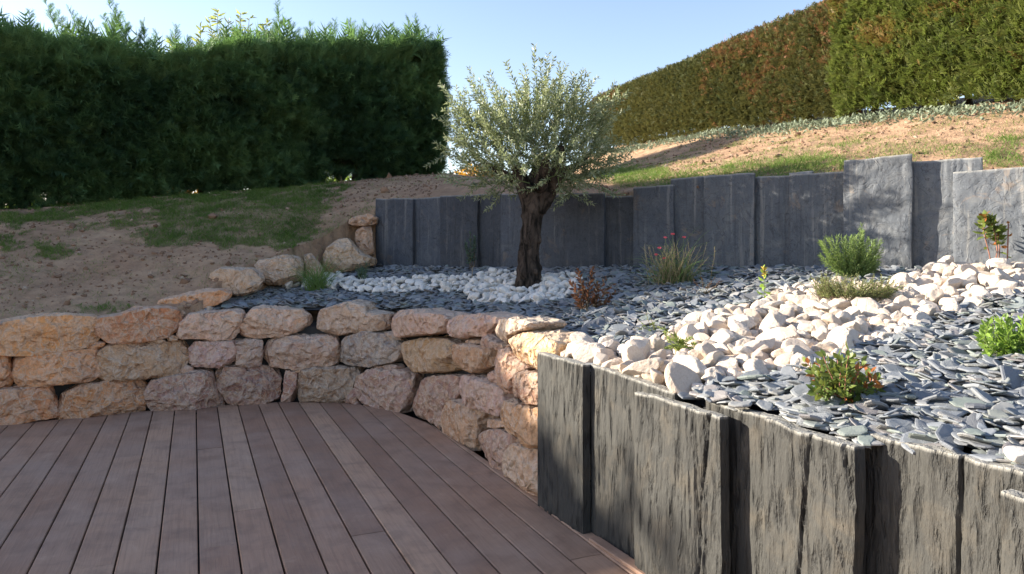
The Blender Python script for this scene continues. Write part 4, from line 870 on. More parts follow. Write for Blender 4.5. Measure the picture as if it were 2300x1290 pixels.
# top and right end
n=5200; h=R.uniform(0,9,n); dep=R.uniform(0,TH,n); P=np.stack([H0[0]+HD[0]*h-HN[0]*dep,H0[1]+HD[1]*h-HN[1]*dep,htop(h)-R.random(n)*.12+fbm2(h*3,dep*3,2,3)*.08],1)
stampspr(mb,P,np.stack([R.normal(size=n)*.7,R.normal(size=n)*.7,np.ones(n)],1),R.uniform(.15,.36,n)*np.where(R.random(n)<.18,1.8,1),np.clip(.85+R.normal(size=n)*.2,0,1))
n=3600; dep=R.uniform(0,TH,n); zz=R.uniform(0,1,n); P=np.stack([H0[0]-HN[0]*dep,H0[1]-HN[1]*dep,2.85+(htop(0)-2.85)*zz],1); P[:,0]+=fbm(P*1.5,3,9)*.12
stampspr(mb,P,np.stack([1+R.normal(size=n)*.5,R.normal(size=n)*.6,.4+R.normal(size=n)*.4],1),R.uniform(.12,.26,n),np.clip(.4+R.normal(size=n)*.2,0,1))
foli=mb
# inner dense core so the hedge is opaque and shades the terrace
hs=np.linspace(.25,18,86); rows=[]
for q,(dp,fz_) in enumerate(((.42,.0),(.36,.3),(.36,.7),(.44,1),(.75,1.),(.80,.5),(.75,0))):
    x_=H0[0]+HD[0]*hs-HN[0]*dp; y_=H0[1]+HD[1]*hs-HN[1]*dp; b_=tps(x_,y_)+.22+.5*fbm2(hs*1.9,hs*0,2,4); z_=b_+(htop(hs)-.42+.40*sstep(7,8.5,hs)-b_)*fz_; rows.append(np.stack([x_,y_,z_],1)+fbm(np.stack([x_*2,y_*2,z_*2],1),2,6)[:,None]*.15)
V=np.stack(rows,1); nh,nq=V.shape[:2]; i=np.arange(nh-1)[:,None]*nq; j=np.arange(nq); Q=np.stack([i+j,i+nq+j,i+nq+(j+1)%nq,i+(j+1)%nq],-1).reshape(-1,4)
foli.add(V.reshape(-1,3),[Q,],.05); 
foli.build('foliage',[M['conifer']],hedge,smooth=False)
for q,hh in enumerate(np.arange(.45,15,.82)):
    hh+=R.uniform(-.15,.15); mb=MB(); p=H0+HD*hh-HN*(.45+R.uniform(-.1,.1)); z0=float(tps(p[0],p[1])[0]); tube(mb,curve((p[0],p[1],z0-.1),(R.normal()*.08,R.normal()*.08,1),1.9,7,wob=.04),np.linspace(.075,.035,7),7,nz=.3,seed=q)
    for b in range(4): 
        a=R.uniform(0,6.28); tube(mb,curve((p[0],p[1],z0+.25+b*.22),(math.cos(a),math.sin(a),.5),.6,5,wob=.1),np.linspace(.02,.006,5),4)
    mb.build('trunk',[M['bark']],hedge)
# untrimmed shoots along the top
for q,(u,vt,ln) in enumerate([(20,40,.5),(60,25,.5),(130,30,.45),(160,20,.4),(230,30,.5),(260,40,.5),(330,50,.4),(350,75,.35),(640,40,.4),(720,50,.4),(760,45,.3),(810,40,.35),(860,55,.3),(905,50,.4),(945,55,.4),(970,60,.4),(105,-5,.55),(150,60,.3),(190,50,.32),(245,-12,.55),(215,50,.35),(275,45,.35),(310,70,.3),(395,62,.25),(420,85,.25),(640,0,.52),(605,62,.3),(665,45,.3),(700,80,.25),(745,70,.22),(790,65,.22),(835,55,.25),(930,40,.38),(962,38,.36),(985,95,.22),(880,75,.2),(30,65,.2),(70,60,.25),(1008,98,.2),(520,85,.25),(570,85,.22)]):
    a=(u-HU)/F; hh=(a*H0[1]-H0[0])/(HD[0]-a*HD[1]); hh=max(hh,.0); p=H0+HD*hh-HN*R.uniform(.15,.6); pz=CH+(HV-vt)*p[1]/F; L=ln*1.25; mb=MB(); dr=np.array([R.normal()*.22,R.normal()*.1,1])
    if u>1000: p=H0+HN*0; dr=np.array([1.2,0,.6])
    c=curve((p[0]-dr[0]*L*.8,p[1],pz-L),dr,L,7,wob=.05); tube(mb,c,np.linspace(.006,.002,7),4,t=.2)
    m=int(L*52); s=np.linspace(.05,1,m); Pp=np.stack([np.interp(s*6,range(7),c[:,q_]) for q_ in range(3)],1); az=R.uniform(0,6.28,m)
    stampspr(mb,Pp,np.stack([np.cos(az)*.75,np.sin(az)*.75,np.full(m,.9)],1),(.20-.12*s)*R.uniform(.8,1.3,m),np.clip(.65+R.normal(size=m)*.2,0,1))
    mb.build('shoot',[M['conifer']],hedge,smooth=False)
# broad-leaved shrub looking over the hedge
pb=P3(530,120,13.2); br=empty('broad_leaved_shrub',(pb[0],pb[1],float(tps(pb[0],pb[1])[0])),'pale green broad leaved shrub looking over the dip in the conifer hedge','shrub'); ms=MB(); ml=MB()
for (u,v) in [(450,60),(468,38),(490,28),(513,45),(540,30),(560,42),(588,70),(600,50),(545,75),(480,80),(620,72),(520,62),(575,95),(440,90),(360,110),(385,95)]:
    tip=P3(u,v,13.2+R.uniform(-.25,.25)); b=np.array([pb[0]+R.normal()*.1,pb[1],2.6]); mid=np.array([tip[0]+R.normal()*.1,tip[1],tip[2]-.7]); s=np.linspace(0,1,8)[:,None]; c=(1-s)**2*b+2*s*(1-s)*mid+s*s*tip
    tube(ms,c,np.linspace(.018,.003,8),5)
    m=20; q=R.random(m)**.6; k=np.clip(.72+.28*q,0,1)*7; Pp=np.stack([np.interp(k,range(8),c[:,a]) for a in range(3)],1); az=R.uniform(0,6.28,m); leaves(ml,Pp,np.stack([np.cos(az),np.sin(az),R.uniform(.0,1.1,m)],1),R.uniform(.09,.17,m),R.uniform(.03,.045,m),R.random(m),LEAF6)
ms.build('branches',[M['gstem']],br); ml.build('leaves',[M['broad']],br)
# autumn shrubs seen through the gaps at the hedge foot
for i,(u,Yb,w_,hh,mat,lab) in enumerate([(265,12.2,.8,.55,'autumn','yellow and orange autumn shrub seen through the hedge foot at the left'),(400,12.9,1.1,.6,'autumn','golden autumn shrub glowing through the gap under the middle of the hedge'),(765,14.0,.7,1.0,'green','sunlit yellow green shrub seen through the gap near the hedge end'),(880,14.3,1.0,.7,'autumn','amber shrub behind the foot of the hedge at its right end'),(1075,15.5,1.1,.5,'autumn','low golden shrub beyond the crest of the bank, left of the olive'),(60,11.6,.9,.6,'green','light green shrub seen through the hedge foot at the left edge')]):
    p=P3(u,430,Yb); z0=float(tps(p[0],p[1])[0]); e=empty('shrub',(p[0],p[1],z0),lab,'shrub','shrubs behind the conifer hedge'); ml=MB(); ms=MB(); m=1500
    if i==4: z0=CH+(HV-412)*Yb/F-.15
    q=unit(R.normal(size=(m,3)))*(R.random(m)**.4)[:,None]*np.array([w_*.6,.45,hh*.6]); q[:,2]=np.abs(q[:,2])*1.5; q+=fbm(q*4+i,2,i)[:,None]*.1
    leaves(ml,q+np.array([p[0],p[1],z0+.1]),R.normal(size=(m,3))+np.array([0,0,.3]),R.uniform(.05,.09,m),R.uniform(.03,.05,m),R.random(m),LEAF4)
    for k in range(7): tube(ms,curve((p[0]+R.normal()*.08,p[1],z0-.2),(R.normal()*.5,R.normal()*.3,1),hh*1.1+.2,6,wob=.08),np.linspace(.014,.004,6),5)
    ml.build('leaves',[M[mat]],e); ms.build('stems',[M['stem']],e)
# right hedges
G0=np.array([6.25,5.9]); G1=np.array([2.0,18.9]); GL=float(np.hypot(*(G1-G0))); GD=(G1-G0)/GL; GN=np.array([-GD[1],GD[0]]); GN=GN if GN[0]<0 else -GN
def gtop(s): return 5.10+.02*s
def ginfo(s,dep):
    x=G0[0]+GD[0]*s-GN[0]*dep; y=G0[1]+GD[1]*s-GN[1]*dep; return x,y,tps(x,y)
split=4.75
clip=empty('clipped_hedge',(float(G0[0]+GD[0]*9),float(G0[1]+GD[1]*9),float(ginfo(9.,0.)[2][0])),'long clipped evergreen hedge with browned patches running up the right bank','hedge')
grn=empty('green_hedge',(float(G0[0]+GD[0]*2.4),float(G0[1]+GD[1]*2.4),float(ginfo(2.4,0.)[2][0])),'bright green bushy hedge at the upper right corner, next to the browned clipped hedge','hedge')
CLT=[spraytpl(20+i,3,.9,.16) for i in range(4)]
def hedgeface(mb,n,s0,s1,top,bulge,L,tintf,tpl,wide,dfar=.22,zoff=.1,droop=.6,prou=0.):
    s=R.uniform(s0,s1,n)
    dep=R.gamma(1.1,.05,n)-prou; x,y,g0=ginfo(s,dep); f=R.random(n); zb=g0+zoff+.10*fbm2(s*2,s*0,2,4); zt=top(s)-.20*sstep(.0,.5,dep)
    z=zb+(zt-zb)*f; fx=fbm(np.stack([s*.9,z*1.1,s*0],1),3,22)*bulge+fbm(np.stack([s*4,z*3,s*0],1),2,23)*.05
    rnd=-.22*sstep(.75,1,f)**2-.16*sstep(.3,0,f); x+=GN[0]*(fx+rnd); y+=GN[1]*(fx+rnd)
    P=np.stack([x,y,z],1); D=np.stack([GN[0]+R.normal(size=n)*.6,GN[1]+R.normal(size=n)*.6,droop+R.normal(size=n)*.55],1)
    t=tintf(P,s,f,n); tpl_=tpl
    if isinstance(tpl,list): stampspr(mb,P,D,R.uniform(*L,n),t,tpl,wide=wide)
    else: leaves(mb,P,D,R.uniform(*L,n),R.uniform(*L,n)*wide,t,tpl)
def brownt(P,s,f,n):
    b=fbm(np.stack([s*.75,P[:,2]*1.0,s*0],1),3,51)+.55*fbm(np.stack([s*3,P[:,2]*2.6,s*0],1),3,52); b+=.20*np.exp(-((s-6.1)/1.2)**2)
    t=np.clip(.36+.22*R.normal(size=n)+.25*fbm(P*1.2,2,53),0,.59); return np.where(b+R.normal(size=n)*.14>.30,R.uniform(.66,1,n),t)
mb=MB(); hedgeface(mb,30000,split-.1,GL,gtop,.10,(.06,.12),brownt,CLT,1.,zoff=.10)
hedgeface(mb,9000,split-.1,9,gtop,.10,(.09,.17),brownt,CLT,1.,zoff=.08)
n=9000; s=R.uniform(split,GL,n); dep=R.uniform(.0,.95,n); x,y,g0=ginfo(s,dep); stampspr(mb,np.stack([x,y,gtop(s)-.06-R.random(n)*.07-.2*(dep<.12)+.035*fbm2(s*3,dep*3,2,3)],1),np.stack([R.normal(size=n)*.6,R.normal(size=n)*.6,np.ones(n)],1),R.uniform(.07,.12,n),np.clip(.5+R.normal(size=n)*.12,0,.6),CLT)
def core(mb,s0,s1,top):
    hs=np.linspace(s0,s1,60); rows=[]
    for (dp,fz_) in ((.30,.0),(.22,.3),(.22,.75),(.35,1),(.8,1.),(.8,0)):
        x_,y_,g_=ginfo(hs,dp); b_=g_+.16; z_=b_+(top(hs)-.22-b_)*fz_; rows.append(np.stack([x_,y_,z_],1)+fbm(np.stack([x_*3,y_*3,z_*3],1),2,6)[:,None]*.08)
    V=np.stack(rows,1); nh,nq=V.shape[:2]; i=np.arange(nh-1)[:,None]*nq; j=np.arange(nq); Q=np.stack([i+j,i+nq+j,i+nq+(j+1)%nq,i+(j+1)%nq],-1).reshape(-1,4); 
    j=np.arange(1,nq-1); mb.add(V.reshape(-1,3),[Q,np.stack([0*j,j,j+1],-1),np.stack([0*j,j+1,j],-1)+(nh-1)*nq],.1)
core(mb,split,GL,gtop); mb.build('foliage',[M['thuja']],clip,smooth=False)
mb=MB(); gt2=lambda s:5.55+0*s
def greent(P,s,f,n):
    b=fbm(np.stack([s*1.2,P[:,2]*1.2,s*0],1),3,61); t=np.clip(.5+.22*R.normal(size=n)+.35*fbm(P*1.5,2,63),0,.93); return np.where(b+R.normal(size=n)*.1>.42,R.uniform(.95,1,n),t)
SPG=[spraytpl(40+i,4,.8,.15) for i in range(4)]
hedgeface(mb,15000,.0,split+.15,gt2,.16,(.10,.2),greent,SPG,1.,zoff=.14,droop=.8,prou=.16)
hedgeface(mb,9000,.0,split+.15,gt2,.16,(.09,.15),greent,LEAF6,.22,zoff=.12,droop=.9,prou=.18)
core(mb,0,split,gt2); mb.build('foliage',[M['greenhedge']],grn,smooth=False)
for e,ss in ((clip,np.arange(split+.4,GL,.9)),(grn,np.arange(.5,split,.7))):
    for q,s in enumerate(ss):
        s=s+R.uniform(-.15,.15); x,y,z0=ginfo(s,R.uniform(.3,.5)); mb=MB(); tube(mb,curve((float(np.ravel(x)[0]),float(np.ravel(y)[0]),float(z0[0])-.1),(R.normal()*.1,R.normal()*.1,1),.9,6,wob=.06),np.linspace(.05,.025,6),7,nz=.3,seed=q); mb.build('trunk',[M['bark']],e)
# grey-green ground cover at the foot of the right hedges
mb=MB(); n=6500; s=R.uniform(0.2,12.6,n); dep=-(.02+R.gamma(2.2,.13,n)); x,y,_=ginfo(s,dep); dens=fbm2(s*1.3,s*0,3,71); k=(R.random(n)<.55+dens*1.6)&(s>1.4)|(R.random(n)<.12); x,y=x[k],y[k]; n=len(x)
leaves(mb,np.stack([x,y,groundz(x,y)+R.random(n)*.07],1),np.stack([R.normal(size=n),R.normal(size=n),R.uniform(.2,1.4,n)],1),R.uniform(.045,.085,n),R.uniform(.02,.035,n),np.clip(.6+R.normal(size=n)*.3,0,1),LEAF6)
tag(mb.build('ground_cover',[M['cover']],origin=(0,0,0)),'grey green leafy ground cover along the foot of the right hedge',kind='stuff')

# ---------------- olive tree ----------------
OX,OY,OZ=[float(a) for a in OLV]; sc=OY/F
oliv=empty('olive_tree',(OX,OY,OZ),'silvery olive tree with a thick gnarled trunk growing out of the white pebbles','tree')
def OP(u,v,dy=0): Yy=OY+dy; return P3(u,v,Yy)
mb=MB()
c=np.array([OP(1186,660),OP(1187,640),OP(1187,600),OP(1188,560),OP(1191,520),OP(1194,485),OP(1198,455),OP(1203,435)])
r=np.array([31,27,24,23,23,24,26,28])*sc
# resample
def resamp(c,r,n):
    s=np.linspace(0,len(c)-1,n); return np.stack([np.interp(s,range(len(c)),c[:,a]) for a in range(3)],1),np.interp(s,range(len(c)),r)
c,r=resamp(c,r,70); r=r*(1+.10*fbm2(np.arange(70)*.22,np.zeros(70),2,3)); tube(mb,c,r,40,nz=.20,seed=4)
def limb(pts,rr,n=26,ns=16,nz=.16): 
    c,r=resamp(np.array(pts),np.array(rr)*sc,n); tube(mb,c,r,ns,nz=nz,seed=int(R.integers(99)))
limb([OP(1196,480),OP(1188,445),OP(1178,418),OP(1165,390,-.05),OP(1150,350,-.1)],[20,23,19,13,8])
limb([OP(1203,475),OP(1222,440),OP(1242,405),OP(1254,370,-.05),OP(1262,330)],[18,24,22,16,8])
limb([OP(1200,470),OP(1200,430,.1),OP(1205,395,.2),OP(1210,350,.3)],[22,22,17,9])
limb([OP(1215,430),OP(1215,405,-.18),OP(1222,380,-.3),OP(1230,345,-.4)],[16,15,12,6])
limb([OP(1240,405),OP(1270,385,.1),OP(1300,370,.2),OP(1330,340,.2)],[14,10,7,4],nz=.1)
limb([OP(1178,415),OP(1140,395,.1),OP(1105,375,.15),OP(1060,345,.15)],[12,9,7,3],nz=.1)
for (u,v,rr) in ((1204,610,7),(1211,540,6),(1180,430,13),(1240,395,13),(1172,640,10),(1206,645,10),(1192,500,7)): # burls and root flare
    V,Fq=CS[8]; p=OP(u,v,-.08); V=unit(V)*np.array([rr,rr*.8,rr*1.3])*sc; mb.add(p+V*(1+.3*fbm(V*20+u,2,u)[:,None]),[Fq])
mb.build('trunk',[M['olivebark']],oliv)
br=MB(); lf=MB(); cc=OP(1195,335)
def otwig(p,d,L,nl,dens=1.):
    c=curve(p,d,L,7,bend=(0,0,.35),wob=.09); tube(br,c,np.linspace(.0045,.0013,7),4,m=0)
    s=np.repeat(np.linspace(.25,1,nl),2)+R.normal(size=nl*2)*.01; s=np.clip(s,0,1); m=len(s); Pp=np.stack([np.interp(s*6,range(7),c[:,a]) for a in range(3)],1)
    ax=unit(c[-1]-c[0]); az=R.uniform(0,6.28); a1=unit(np.cross(ax,[.3,.8,.5])); a2=np.cross(ax,a1); an=az+np.arange(m)//2*1.57+np.pi*(np.arange(m)%2)
    D=ax*.75+(a1*np.cos(an)[:,None]+a2*np.sin(an)[:,None])*.85+R.normal(size=(m,3))*.22
    tt=np.clip(.45+R.normal(size=m)*.25,0,1); leaves(lf,Pp,D,R.uniform(.046,.074,m)*(1-.25*s),R.uniform(.012,.019,m),tt,LEAF4)
for q in range(580):
    # start inside the crown, grow outwards and up
    th=R.uniform(0,6.28); rad=R.random()**.5; e=np.array([math.cos(th)*rad*155*sc,math.sin(th)*rad*.46,0.])
    rad*=.8+.35*float(fbm(np.array([[math.cos(th)*1.5+3,math.sin(th)*1.5,q*.0]]),2,5)[0]+.3); zc=R.uniform(-1,1); lim_=math.sqrt(max(0,1-(rad*.92)**2)); e[2]=zc*lim_*(92*sc if zc>0 else 105*sc)
    p=cc+e; d=unit(np.array([e[0]*.9,e[1]*.9,e[2]*.7+.42])+R.normal(size=3)*.28)
    if e[2]<-.15 and R.random()<.6: d=unit(d+np.array([0,0,-.25]))
    LL=R.uniform(.18,.42)*(1.45 if e[2]>.1 and R.random()<.35 else 1); otwig(p,d,LL,int(LL*44))
# long outer shoots seen against the sky and the bank
for (u,v,dx,dz,L) in [(1255,135,0,1,.75),(1090,165,-.25,1,.55),(1175,180,-.05,1,.4),(1205,180,.05,1,.38),(1300,160,.1,1,.55),(1325,190,.25,1,.4),(1335,255,.4,1,.4),(1285,185,.1,1,.4),(1115,215,-.3,1,.4),(1055,240,-.5,.9,.38),(1002,245,-.6,.9,.4),(1040,260,-.5,1,.4),(980,272,-.9,.5,.35),(978,330,-1,.25,.35),(990,360,-1,.1,.3),(1010,405,-.9,-.2,.3),(1035,440,-.7,-.55,.4),(1375,240,.5,1,.45),(1385,290,.8,.5,.4),(1405,330,1,.1,.35),(1400,385,1,-.25,.5),(1370,370,.9,-.2,.4),(1310,440,.4,-.8,.4),(1290,430,.1,-1,.35),(1115,445,-.4,-.8,.4),(1080,440,-.5,-.6,.4),(1150,205,-.15,1,.4),(1235,175,0,1,.45),(1350,220,.4,1,.4),(1270,160,.05,1,.5),(1140,425,-.2,-.7,.3),(1060,225,-.3,1,.35),(1225,200,.05,1,.3),(1020,310,-.8,.5,.35),(1360,300,.6,.6,.35),(1180,205,-.1,1,.3),(1260,440,.1,-.8,.22)]:
    tip=OP(u,v,R.uniform(-.3,.3)); d=unit(np.array([dx,0,dz])); otwig(tip-d*L-np.array([0,0,.04]),d,L,int(L*34))
br.build('twigs',[M['gstem']],oliv); lf.build('crown',[M['olive']],oliv)

# ---------------- small plants in the bed ----------------
def plant(key,name,label,cat='plant'):
    p=PLANTS[key]; return empty(name,tuple(map(float,p)),label,cat),np.array(p,float),float(p[1])/F
def along(c,s): return np.stack([np.interp(s*(len(c)-1),range(len(c)),c[:,a]) for a in range(3)],1)
def whorl(ml,c,n,L,W,t,up=.5,s0=.1,tpl=LEAF6,taper=.4,spread=1.):
    s=np.linspace(s0,1,n); Pp=along(c,s); ax=unit(c[-1]-c[0]); a1=unit(np.cross(ax,[.2,.9,.1])); a2=np.cross(ax,a1); an=np.arange(n)*2.4+R.uniform(0,6)
    D=ax*(up+.9*(s[:,None]**3))+(a1*np.cos(an)[:,None]+a2*np.sin(an)[:,None])*spread+R.normal(size=(n,3))*.15
    leaves(ml,Pp,D,L*(1-taper*s)*R.uniform(.75,1.2,n),W*R.uniform(.8,1.2,n),np.clip(t+R.normal(size=n)*.2,0,1),tpl)
# ornamental grass tuft
e,p,k=plant('grass','grass_tuft','upright tuft of fresh green ornamental grass in the white pebbles','ornamental grass'); mb=MB(); n=330
D=np.stack([R.normal(size=n)*.32-.05,R.normal(size=n)*.24,np.ones(n)],1); blades(mb,p+np.stack([R.normal(size=n)*.045,R.normal(size=n)*.04,np.zeros(n)],1),D,R.uniform(.25,.60,n),R.uniform(.0035,.006,n),R.uniform(.15,.7,n),np.clip(.65+R.normal(size=n)*.25,0,1),7); mb.build('blades',[M['freshgrass']],e)
mb=MB(); n=5; 
for q in range(n): c=curve(p,(-.25+R.normal()*.1,0,1),.50,6,bend=(-.35,0,-.1)); tube(mb,c,np.linspace(.002,.001,6),4); leaves(mb,along(c,np.linspace(.75,1,16)),R.normal(size=(16,3))+np.array([0,0,1]),.03,.006,.5)
mb.build('seed_heads',[M['deadstem']],e)
# blue green small plant
e,p,k=plant('blue','pinks_tuft','small blue green tufted plant behind the white pebbles, right of the grass tuft'); ms=MB(); ml=MB()
for q in range(15):
    c=curve(p+R.normal(size=3)*[.03,.03,0],(R.normal()*.5,R.normal()*.4,1),R.uniform(.12,.27),6,wob=.06); tube(ms,c,np.linspace(.003,.0015,6),4); whorl(ml,c,16,.055,.009,.5,up=.9)
ms.build('stems',[M['gstem']],e); ml.build('leaves',[M['bluegrass']],e)
# thin plant with stake
e,p,k=plant('thin','slender_shrub','slender dark green shrub against the back slate wall left of the olive'); ms=MB(); ml=MB()
for q in range(5): c=curve(p+R.normal(size=3)*[.02,.02,0],(R.normal()*.06,0,1),R.uniform(.25,.43),7,wob=.05); tube(ms,c,np.linspace(.004,.002,7),5); whorl(ml,c,26,.045,.022,.4,up=.5,s0=.25,taper=.2,spread=.8)
ms.build('stems',[M['stem']],e); ml.build('leaves',[M['bluegrass']],e)
p=PLANTS['rod']; mb=MB(); tube(mb,curve(p,(.04,0,1),.14,4),.004,5); tube(mb,curve(p+[0,0,.12],(.6,0,1),.05,3),.0025,4); tag(mb.build('dry_stick',[M['deadstem']]),'short pale dry stick standing in front of the slender dark shrub','stick')
# copper shrub
e,p,k=plant('copper','copper_shrub','small shrub with upright coppery brown leaf spikes right of the white pebbles','shrub'); ms=MB(); ml=MB()
for (u,v,nn) in [(1297,612,34),(1328,605,34),(1278,638,20),(1345,640,20),(1310,650,24),(1362,652,16),(1290,665,20),(1335,668,20),(1368,678,14),(1300,680,14)]:
    tip=P3(u,v,p[1]+R.normal()*.03); b=p+R.normal(size=3)*[.03,.02,0]; d=tip-b; c=curve(b,d,np.linalg.norm(d),7,wob=.03); tube(ms,c,np.linspace(.004,.002,7),5); whorl(ml,c,nn,.062,.020,.45,up=.65,s0=.25,taper=.35)
for (u,v) in [(1375,640),(1385,655),(1360,625)]:
    tip=P3(u,v,p[1]+.05); d=tip-p; c=curve(p,d,np.linalg.norm(d),6); tube(ms,c,.002,4); whorl(ml,c,9,.05,.02,.2,s0=.5)
ms.build('stems',[M['stem']],e); ml.build('leaves',[M['copper']],e)
# flowering clump
e,p,k=plant('clump','flowering_clump','wispy flowering clump with pink blooms and arching grass blades against the back wall','flowering plant'); mb=MB(); n=170
D=np.stack([R.normal(size=n)*.55,R.normal(size=n)*.3,np.ones(n)],1); blades(mb,p+np.stack([R.normal(size=n)*.07+.02,R.normal(size=n)*.05+.04,np.zeros(n)],1),D,R.uniform(.3,.66,n),R.uniform(.0032,.006,n),R.uniform(.2,1.0,n),np.clip(.45+R.normal(size=n)*.25,0,.9),8); mb.build('grass_blades',[M['freshgrass']],e)
ms=MB(); ml=MB()
for q in range(110):
    c=curve(p+R.normal(size=3)*[.08,.05,0],(R.normal()*.38,R.normal()*.25-.1,1),R.uniform(.14,.40),6,wob=.10); tube(ms,c,np.linspace(.0022,.0012,6),4); whorl(ml,c,14,.036,.005,.6,up=.8,tpl=LEAF4)
ms.build('stems',[M['deadstem']],e); ml.build('leaves',[M['mat']],e)
for (u,v) in [(1481,558),(1474,573),(1492,581),(1511,527),(1494,535),(1536,534)]:
    t_=P3(u,v,p[1]-.05+R.normal()*.03); fb=MB(); b=p+R.normal(size=3)*[.03,.03,0]; n=9
    for ring,(nn,rr) in enumerate(((6,.021),(5,.014))):
        an=np.arange(nn)/nn*6.28+ring; leaves(fb,np.repeat(t_[None],nn,0)+[0,0,.004*ring],np.stack([np.cos(an),np.sin(an)-.35,np.full(nn,.35+.3*ring)],1),rr,rr*.85,.5,LEAF6)
    c=np.stack([b+(t_-b)*s+np.array([0,0,.04*math.sin(3.14*s)]) for s in np.linspace(0,1,7)]); tube(ms:=MB(),c,.0014,4); fl=fb.build('flower',[M['pink']],e); ms.build('flower_stem',[M['gstem']],e)
# dark twiggy seedling
e,p,k=plant('twig','twiggy_seedling','tiny dark twiggy seedling in the chips right of the flowering clump'); ms=MB(); ml=MB()
for q in range(9): c=curve(p,(R.normal()*.9,R.normal()*.3,1),R.uniform(.08,.19),6,wob=.12); tube(ms,c,np.linspace(.002,.001,6),4); whorl(ml,c,6,.02,.01,.1,s0=.6)
ms.build('stems',[M['stem']],e); ml.build('leaves',[M['copper']],e)
# small yellow-topped plant
e,p,k=plant('small','yellow_topped_plant','single small plant with yellowish flower head and broad basal leaves in the slate chips'); ms=MB(); ml=MB(); c=curve(p,(0,0,1),.24,7,wob=.03); tube(ms,c,.0028,5)
whorl(ml,c,13,.085,.034,.8,up=.25,s0=.02,taper=.75); ml.build('leaves',[M['green']],e); fb=MB(); n=60; leaves(fb,along(c,R.uniform(.72,1,n)),R.normal(size=(n,3))+[0,0,.4],R.uniform(.018,.032,n),.009,.5,LEAF4); fb.build('flower_head',[M['yellow']],e); ms.build('stem',[M['gstem']],e)
# feathery green shrub
e,p,k=plant('rose','feathery_shrub','bushy feathery bright green shrub in front of the tall pale slab','shrub'); ms=MB(); ml=MB()
for q in range(78):
    u=R.uniform(-72,70); top=np.interp(u,[-70,-40,0,25,40,70],[545,532,535,520,545,540])+R.uniform(0,60)*(R.random()<.6); tip=P3(1915+u,top,p[1]+R.uniform(-.14,.14)); b=p+R.normal(size=3)*[.04,.03,0]; mid=(b+tip)/2+np.array([(tip-b)[0]*.25,0,-.03]); s=np.linspace(0,1,8)[:,None]; c=(1-s)**2*b+2*s*(1-s)*mid+s*s*tip
    tube(ms,c,np.linspace(.004,.0015,8),4); whorl(ml,c,46,.045,.0065,.65,up=.75,s0=.22,taper=.25,tpl=LEAF4)
for (u,v) in [(1940,505),(1848,540),(1975,545)]:
    tip=P3(u,v,p[1]); d=tip-p; c=curve(p,d,np.linalg.norm(d),8,wob=.02); tube(ms,c,np.linspace(.004,.0015,8),4); whorl(ml,c,50,.045,.0065,.8,up=.75,s0=.3,taper=.25,tpl=LEAF4)
ms.build('stems',[M['gstem']],e); ml.build('leaves',[M['rosemary']],e)
# low grey mat
e,p,k=plant('mat','mat_plant','low spreading grey green mat plant nestled among the cream rocks'); ms=MB(); ml=MB()
for q in range(190):
    a=R.uniform(0,6.28); rr=R.random()**.5; b=p+np.array([math.cos(a)*rr*.22,math.sin(a)*rr*.12,.02]); c=curve(b,(math.cos(a)*.7+.2+R.normal()*.3,math.sin(a)*.5+R.normal()*.3,.9),R.uniform(.08,.17),5,wob=.1); tube(ms,c,.0013,4); whorl(ml,c,20,.026,.0055,.55,up=.7,tpl=LEAF4)
ms.build('stems',[M['stem']],e); ml.build('leaves',[M['mat']],e)
# lime feathery plant
e,p,k=plant('fern','ferny_plant','lime green ferny plant on the cream rocks above the front slate wall'); ms=MB(); ml=MB()
for (u,v) in [(1487,735),(1495,750),(1510,765),(1530,768),(1550,762),(1560,775),(1540,778),(1500,780),(1485,785),(1570,785),(1520,755),(1545,790),(1525,785)]:
    tip=P3(u,v,p[1]+R.normal()*.02); b=p+R.normal(size=3)*[.03,.02,0]; d=tip-b; c=curve(b,d,np.linalg.norm(d)+.01,7,wob=.05); tube(ms,c,np.linspace(.0028,.0012,7),4); whorl(ml,c,42,.026,.006,.6,up=.55,s0=.2,tpl=LEAF4)
ms.build('stems',[M['gstem']],e); ml.build('leaves',[M['lime']],e)
e,p,k=plant('fern2','creeping_seedling','small dark green creeping seedling in the shaded chips left of the ferny plant'); ml=MB(); ms=MB()
for q in range(10): c=curve(p,(R.normal()-.6,R.normal()*.3,.5),R.uniform(.06,.13),5,wob=.1); tube(ms,c,.0015,4); whorl(ml,c,14,.02,.006,.4,tpl=LEAF4)
ms.build('stems',[M['stem']],e); ml.build('leaves',[M['rosemary']],e)
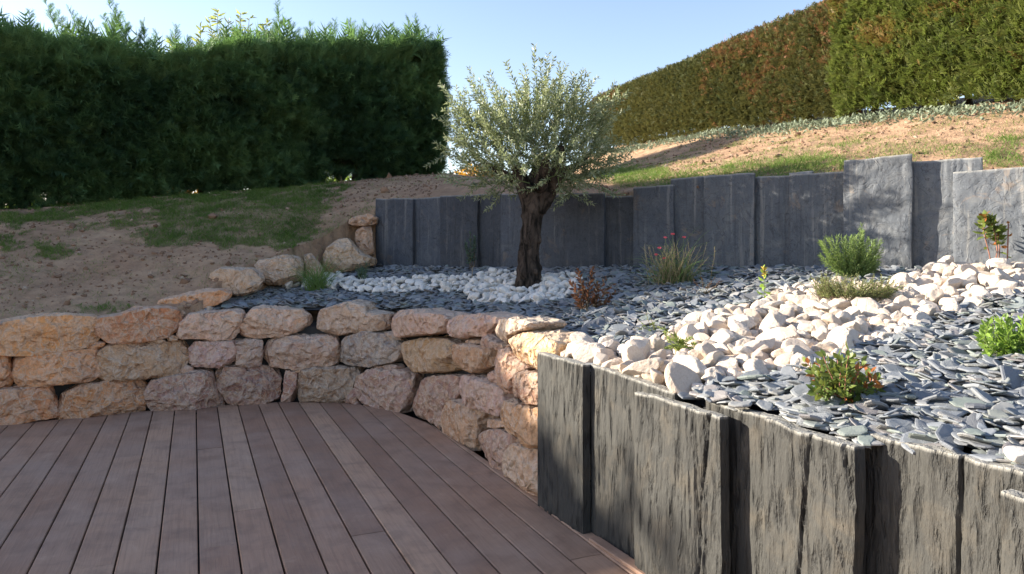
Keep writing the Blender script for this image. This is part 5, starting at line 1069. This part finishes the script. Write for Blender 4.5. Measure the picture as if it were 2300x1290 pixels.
# red and green leafed shrub near the front
e,p,k=plant('mix','red_green_shrub','low leafy shrub with green and rusty red leaves in the front slate chips','shrub'); ms=MB(); ml=MB()
for (u,v,t) in [(1812,812,.9),(1840,818,.7),(1825,840,.5),(1850,800,.6),(1880,800,.5),(1908,788,.5),(1915,805,.6),(1935,815,.85),(1950,830,.95),(1970,855,.95),(1960,845,.9),(1880,830,.5),(1900,840,.85),(1925,850,.95),(1860,850,.4),(1840,862,.4),(1890,862,.85),(1920,875,.6),(1950,870,.6),(1975,875,.5),(1870,880,.4),(1900,888,.85),(1830,878,.3),(1850,890,.3),(1940,892,.4),(1880,850,.5),(1865,825,.5),(1905,820,.6),(1920,835,.9),(1890,815,.5)]:
    tip=P3(u,v,p[1]+R.uniform(-.10,.10)); b=p+R.normal(size=3)*[.035,.03,0]; mid=(b+tip)/2+np.array([(tip-b)[0]*.2,0,-.01]); s=np.linspace(0,1,8)[:,None]; c=(1-s)**2*b+2*s*(1-s)*mid+s*s*tip
    tube(ms,c,np.linspace(.0035,.0015,8),4); whorl(ml,c,15,.052,.021,t*.78,up=.5,s0=.35,taper=.3)
ms.build('stems',[M['rstem']],e); ml.build('leaves',[M['mixleaf']],e)
# bright green shrub at the right edge
e,p,k=plant('green','bright_shrub','bright green leafy shrub at the right edge of the front slate chips','shrub'); ms=MB(); ml=MB()
for q in range(52):
    u=R.uniform(-65,60); v=R.uniform(705,805); v=max(v,705+abs(u)*.35 if u<0 else 700); tip=P3(2268+u,v,p[1]+R.uniform(-.12,.12)); b=p+R.normal(size=3)*[.04,.03,0]; mid=(b+tip)/2+np.array([(tip-b)[0]*.25,0,-.01]); s=np.linspace(0,1,8)[:,None]; c=(1-s)**2*b+2*s*(1-s)*mid+s*s*tip
    tube(ms,c,np.linspace(.0035,.0015,8),4); whorl(ml,c,15,.050,.015,.7,up=.55,s0=.35,taper=.25)
ms.build('stems',[M['gstem']],e); ml.build('leaves',[M['green']],e)
# tall reddish plant
e,p,k=plant('tall','tall_leggy_plant','tall leggy plant with green and red leaves, near the right edge by the back wall'); ms=MB(); ml=MB()
for (pts_,t) in [([(2228,607),(2222,570),(2214,540),(2208,510),(2212,485)],.7),([(2232,607),(2240,565),(2236,530),(2228,505),(2222,490)],.5),([(2240,607),(2245,570),(2243,540),(2240,515)],.6)]:
    c=np.array([P3(u,v,p[1]+R.normal()*.01) for u,v in pts_]); c,_=resamp(c,np.ones(len(c)),9); tube(ms,c,np.linspace(.005,.003,9),5); whorl(ml,c,30,.078,.034,t,up=.15,s0=.55,taper=.15); whorl(ml,c,5,.06,.026,.85,up=.0,s0=.15,taper=.2)
c=np.array([P3(u,v,p[1]-.02) for u,v in [(2262,605),(2263,570),(2264,540),(2265,503)]]); tube(ms,c,.005,6); whorl(ml,c,4,.055,.024,.9,up=.1,s0=.25)
ms.build('stems',[M['rstem']],e); ml.build('leaves',[M['mixleaf']],e)
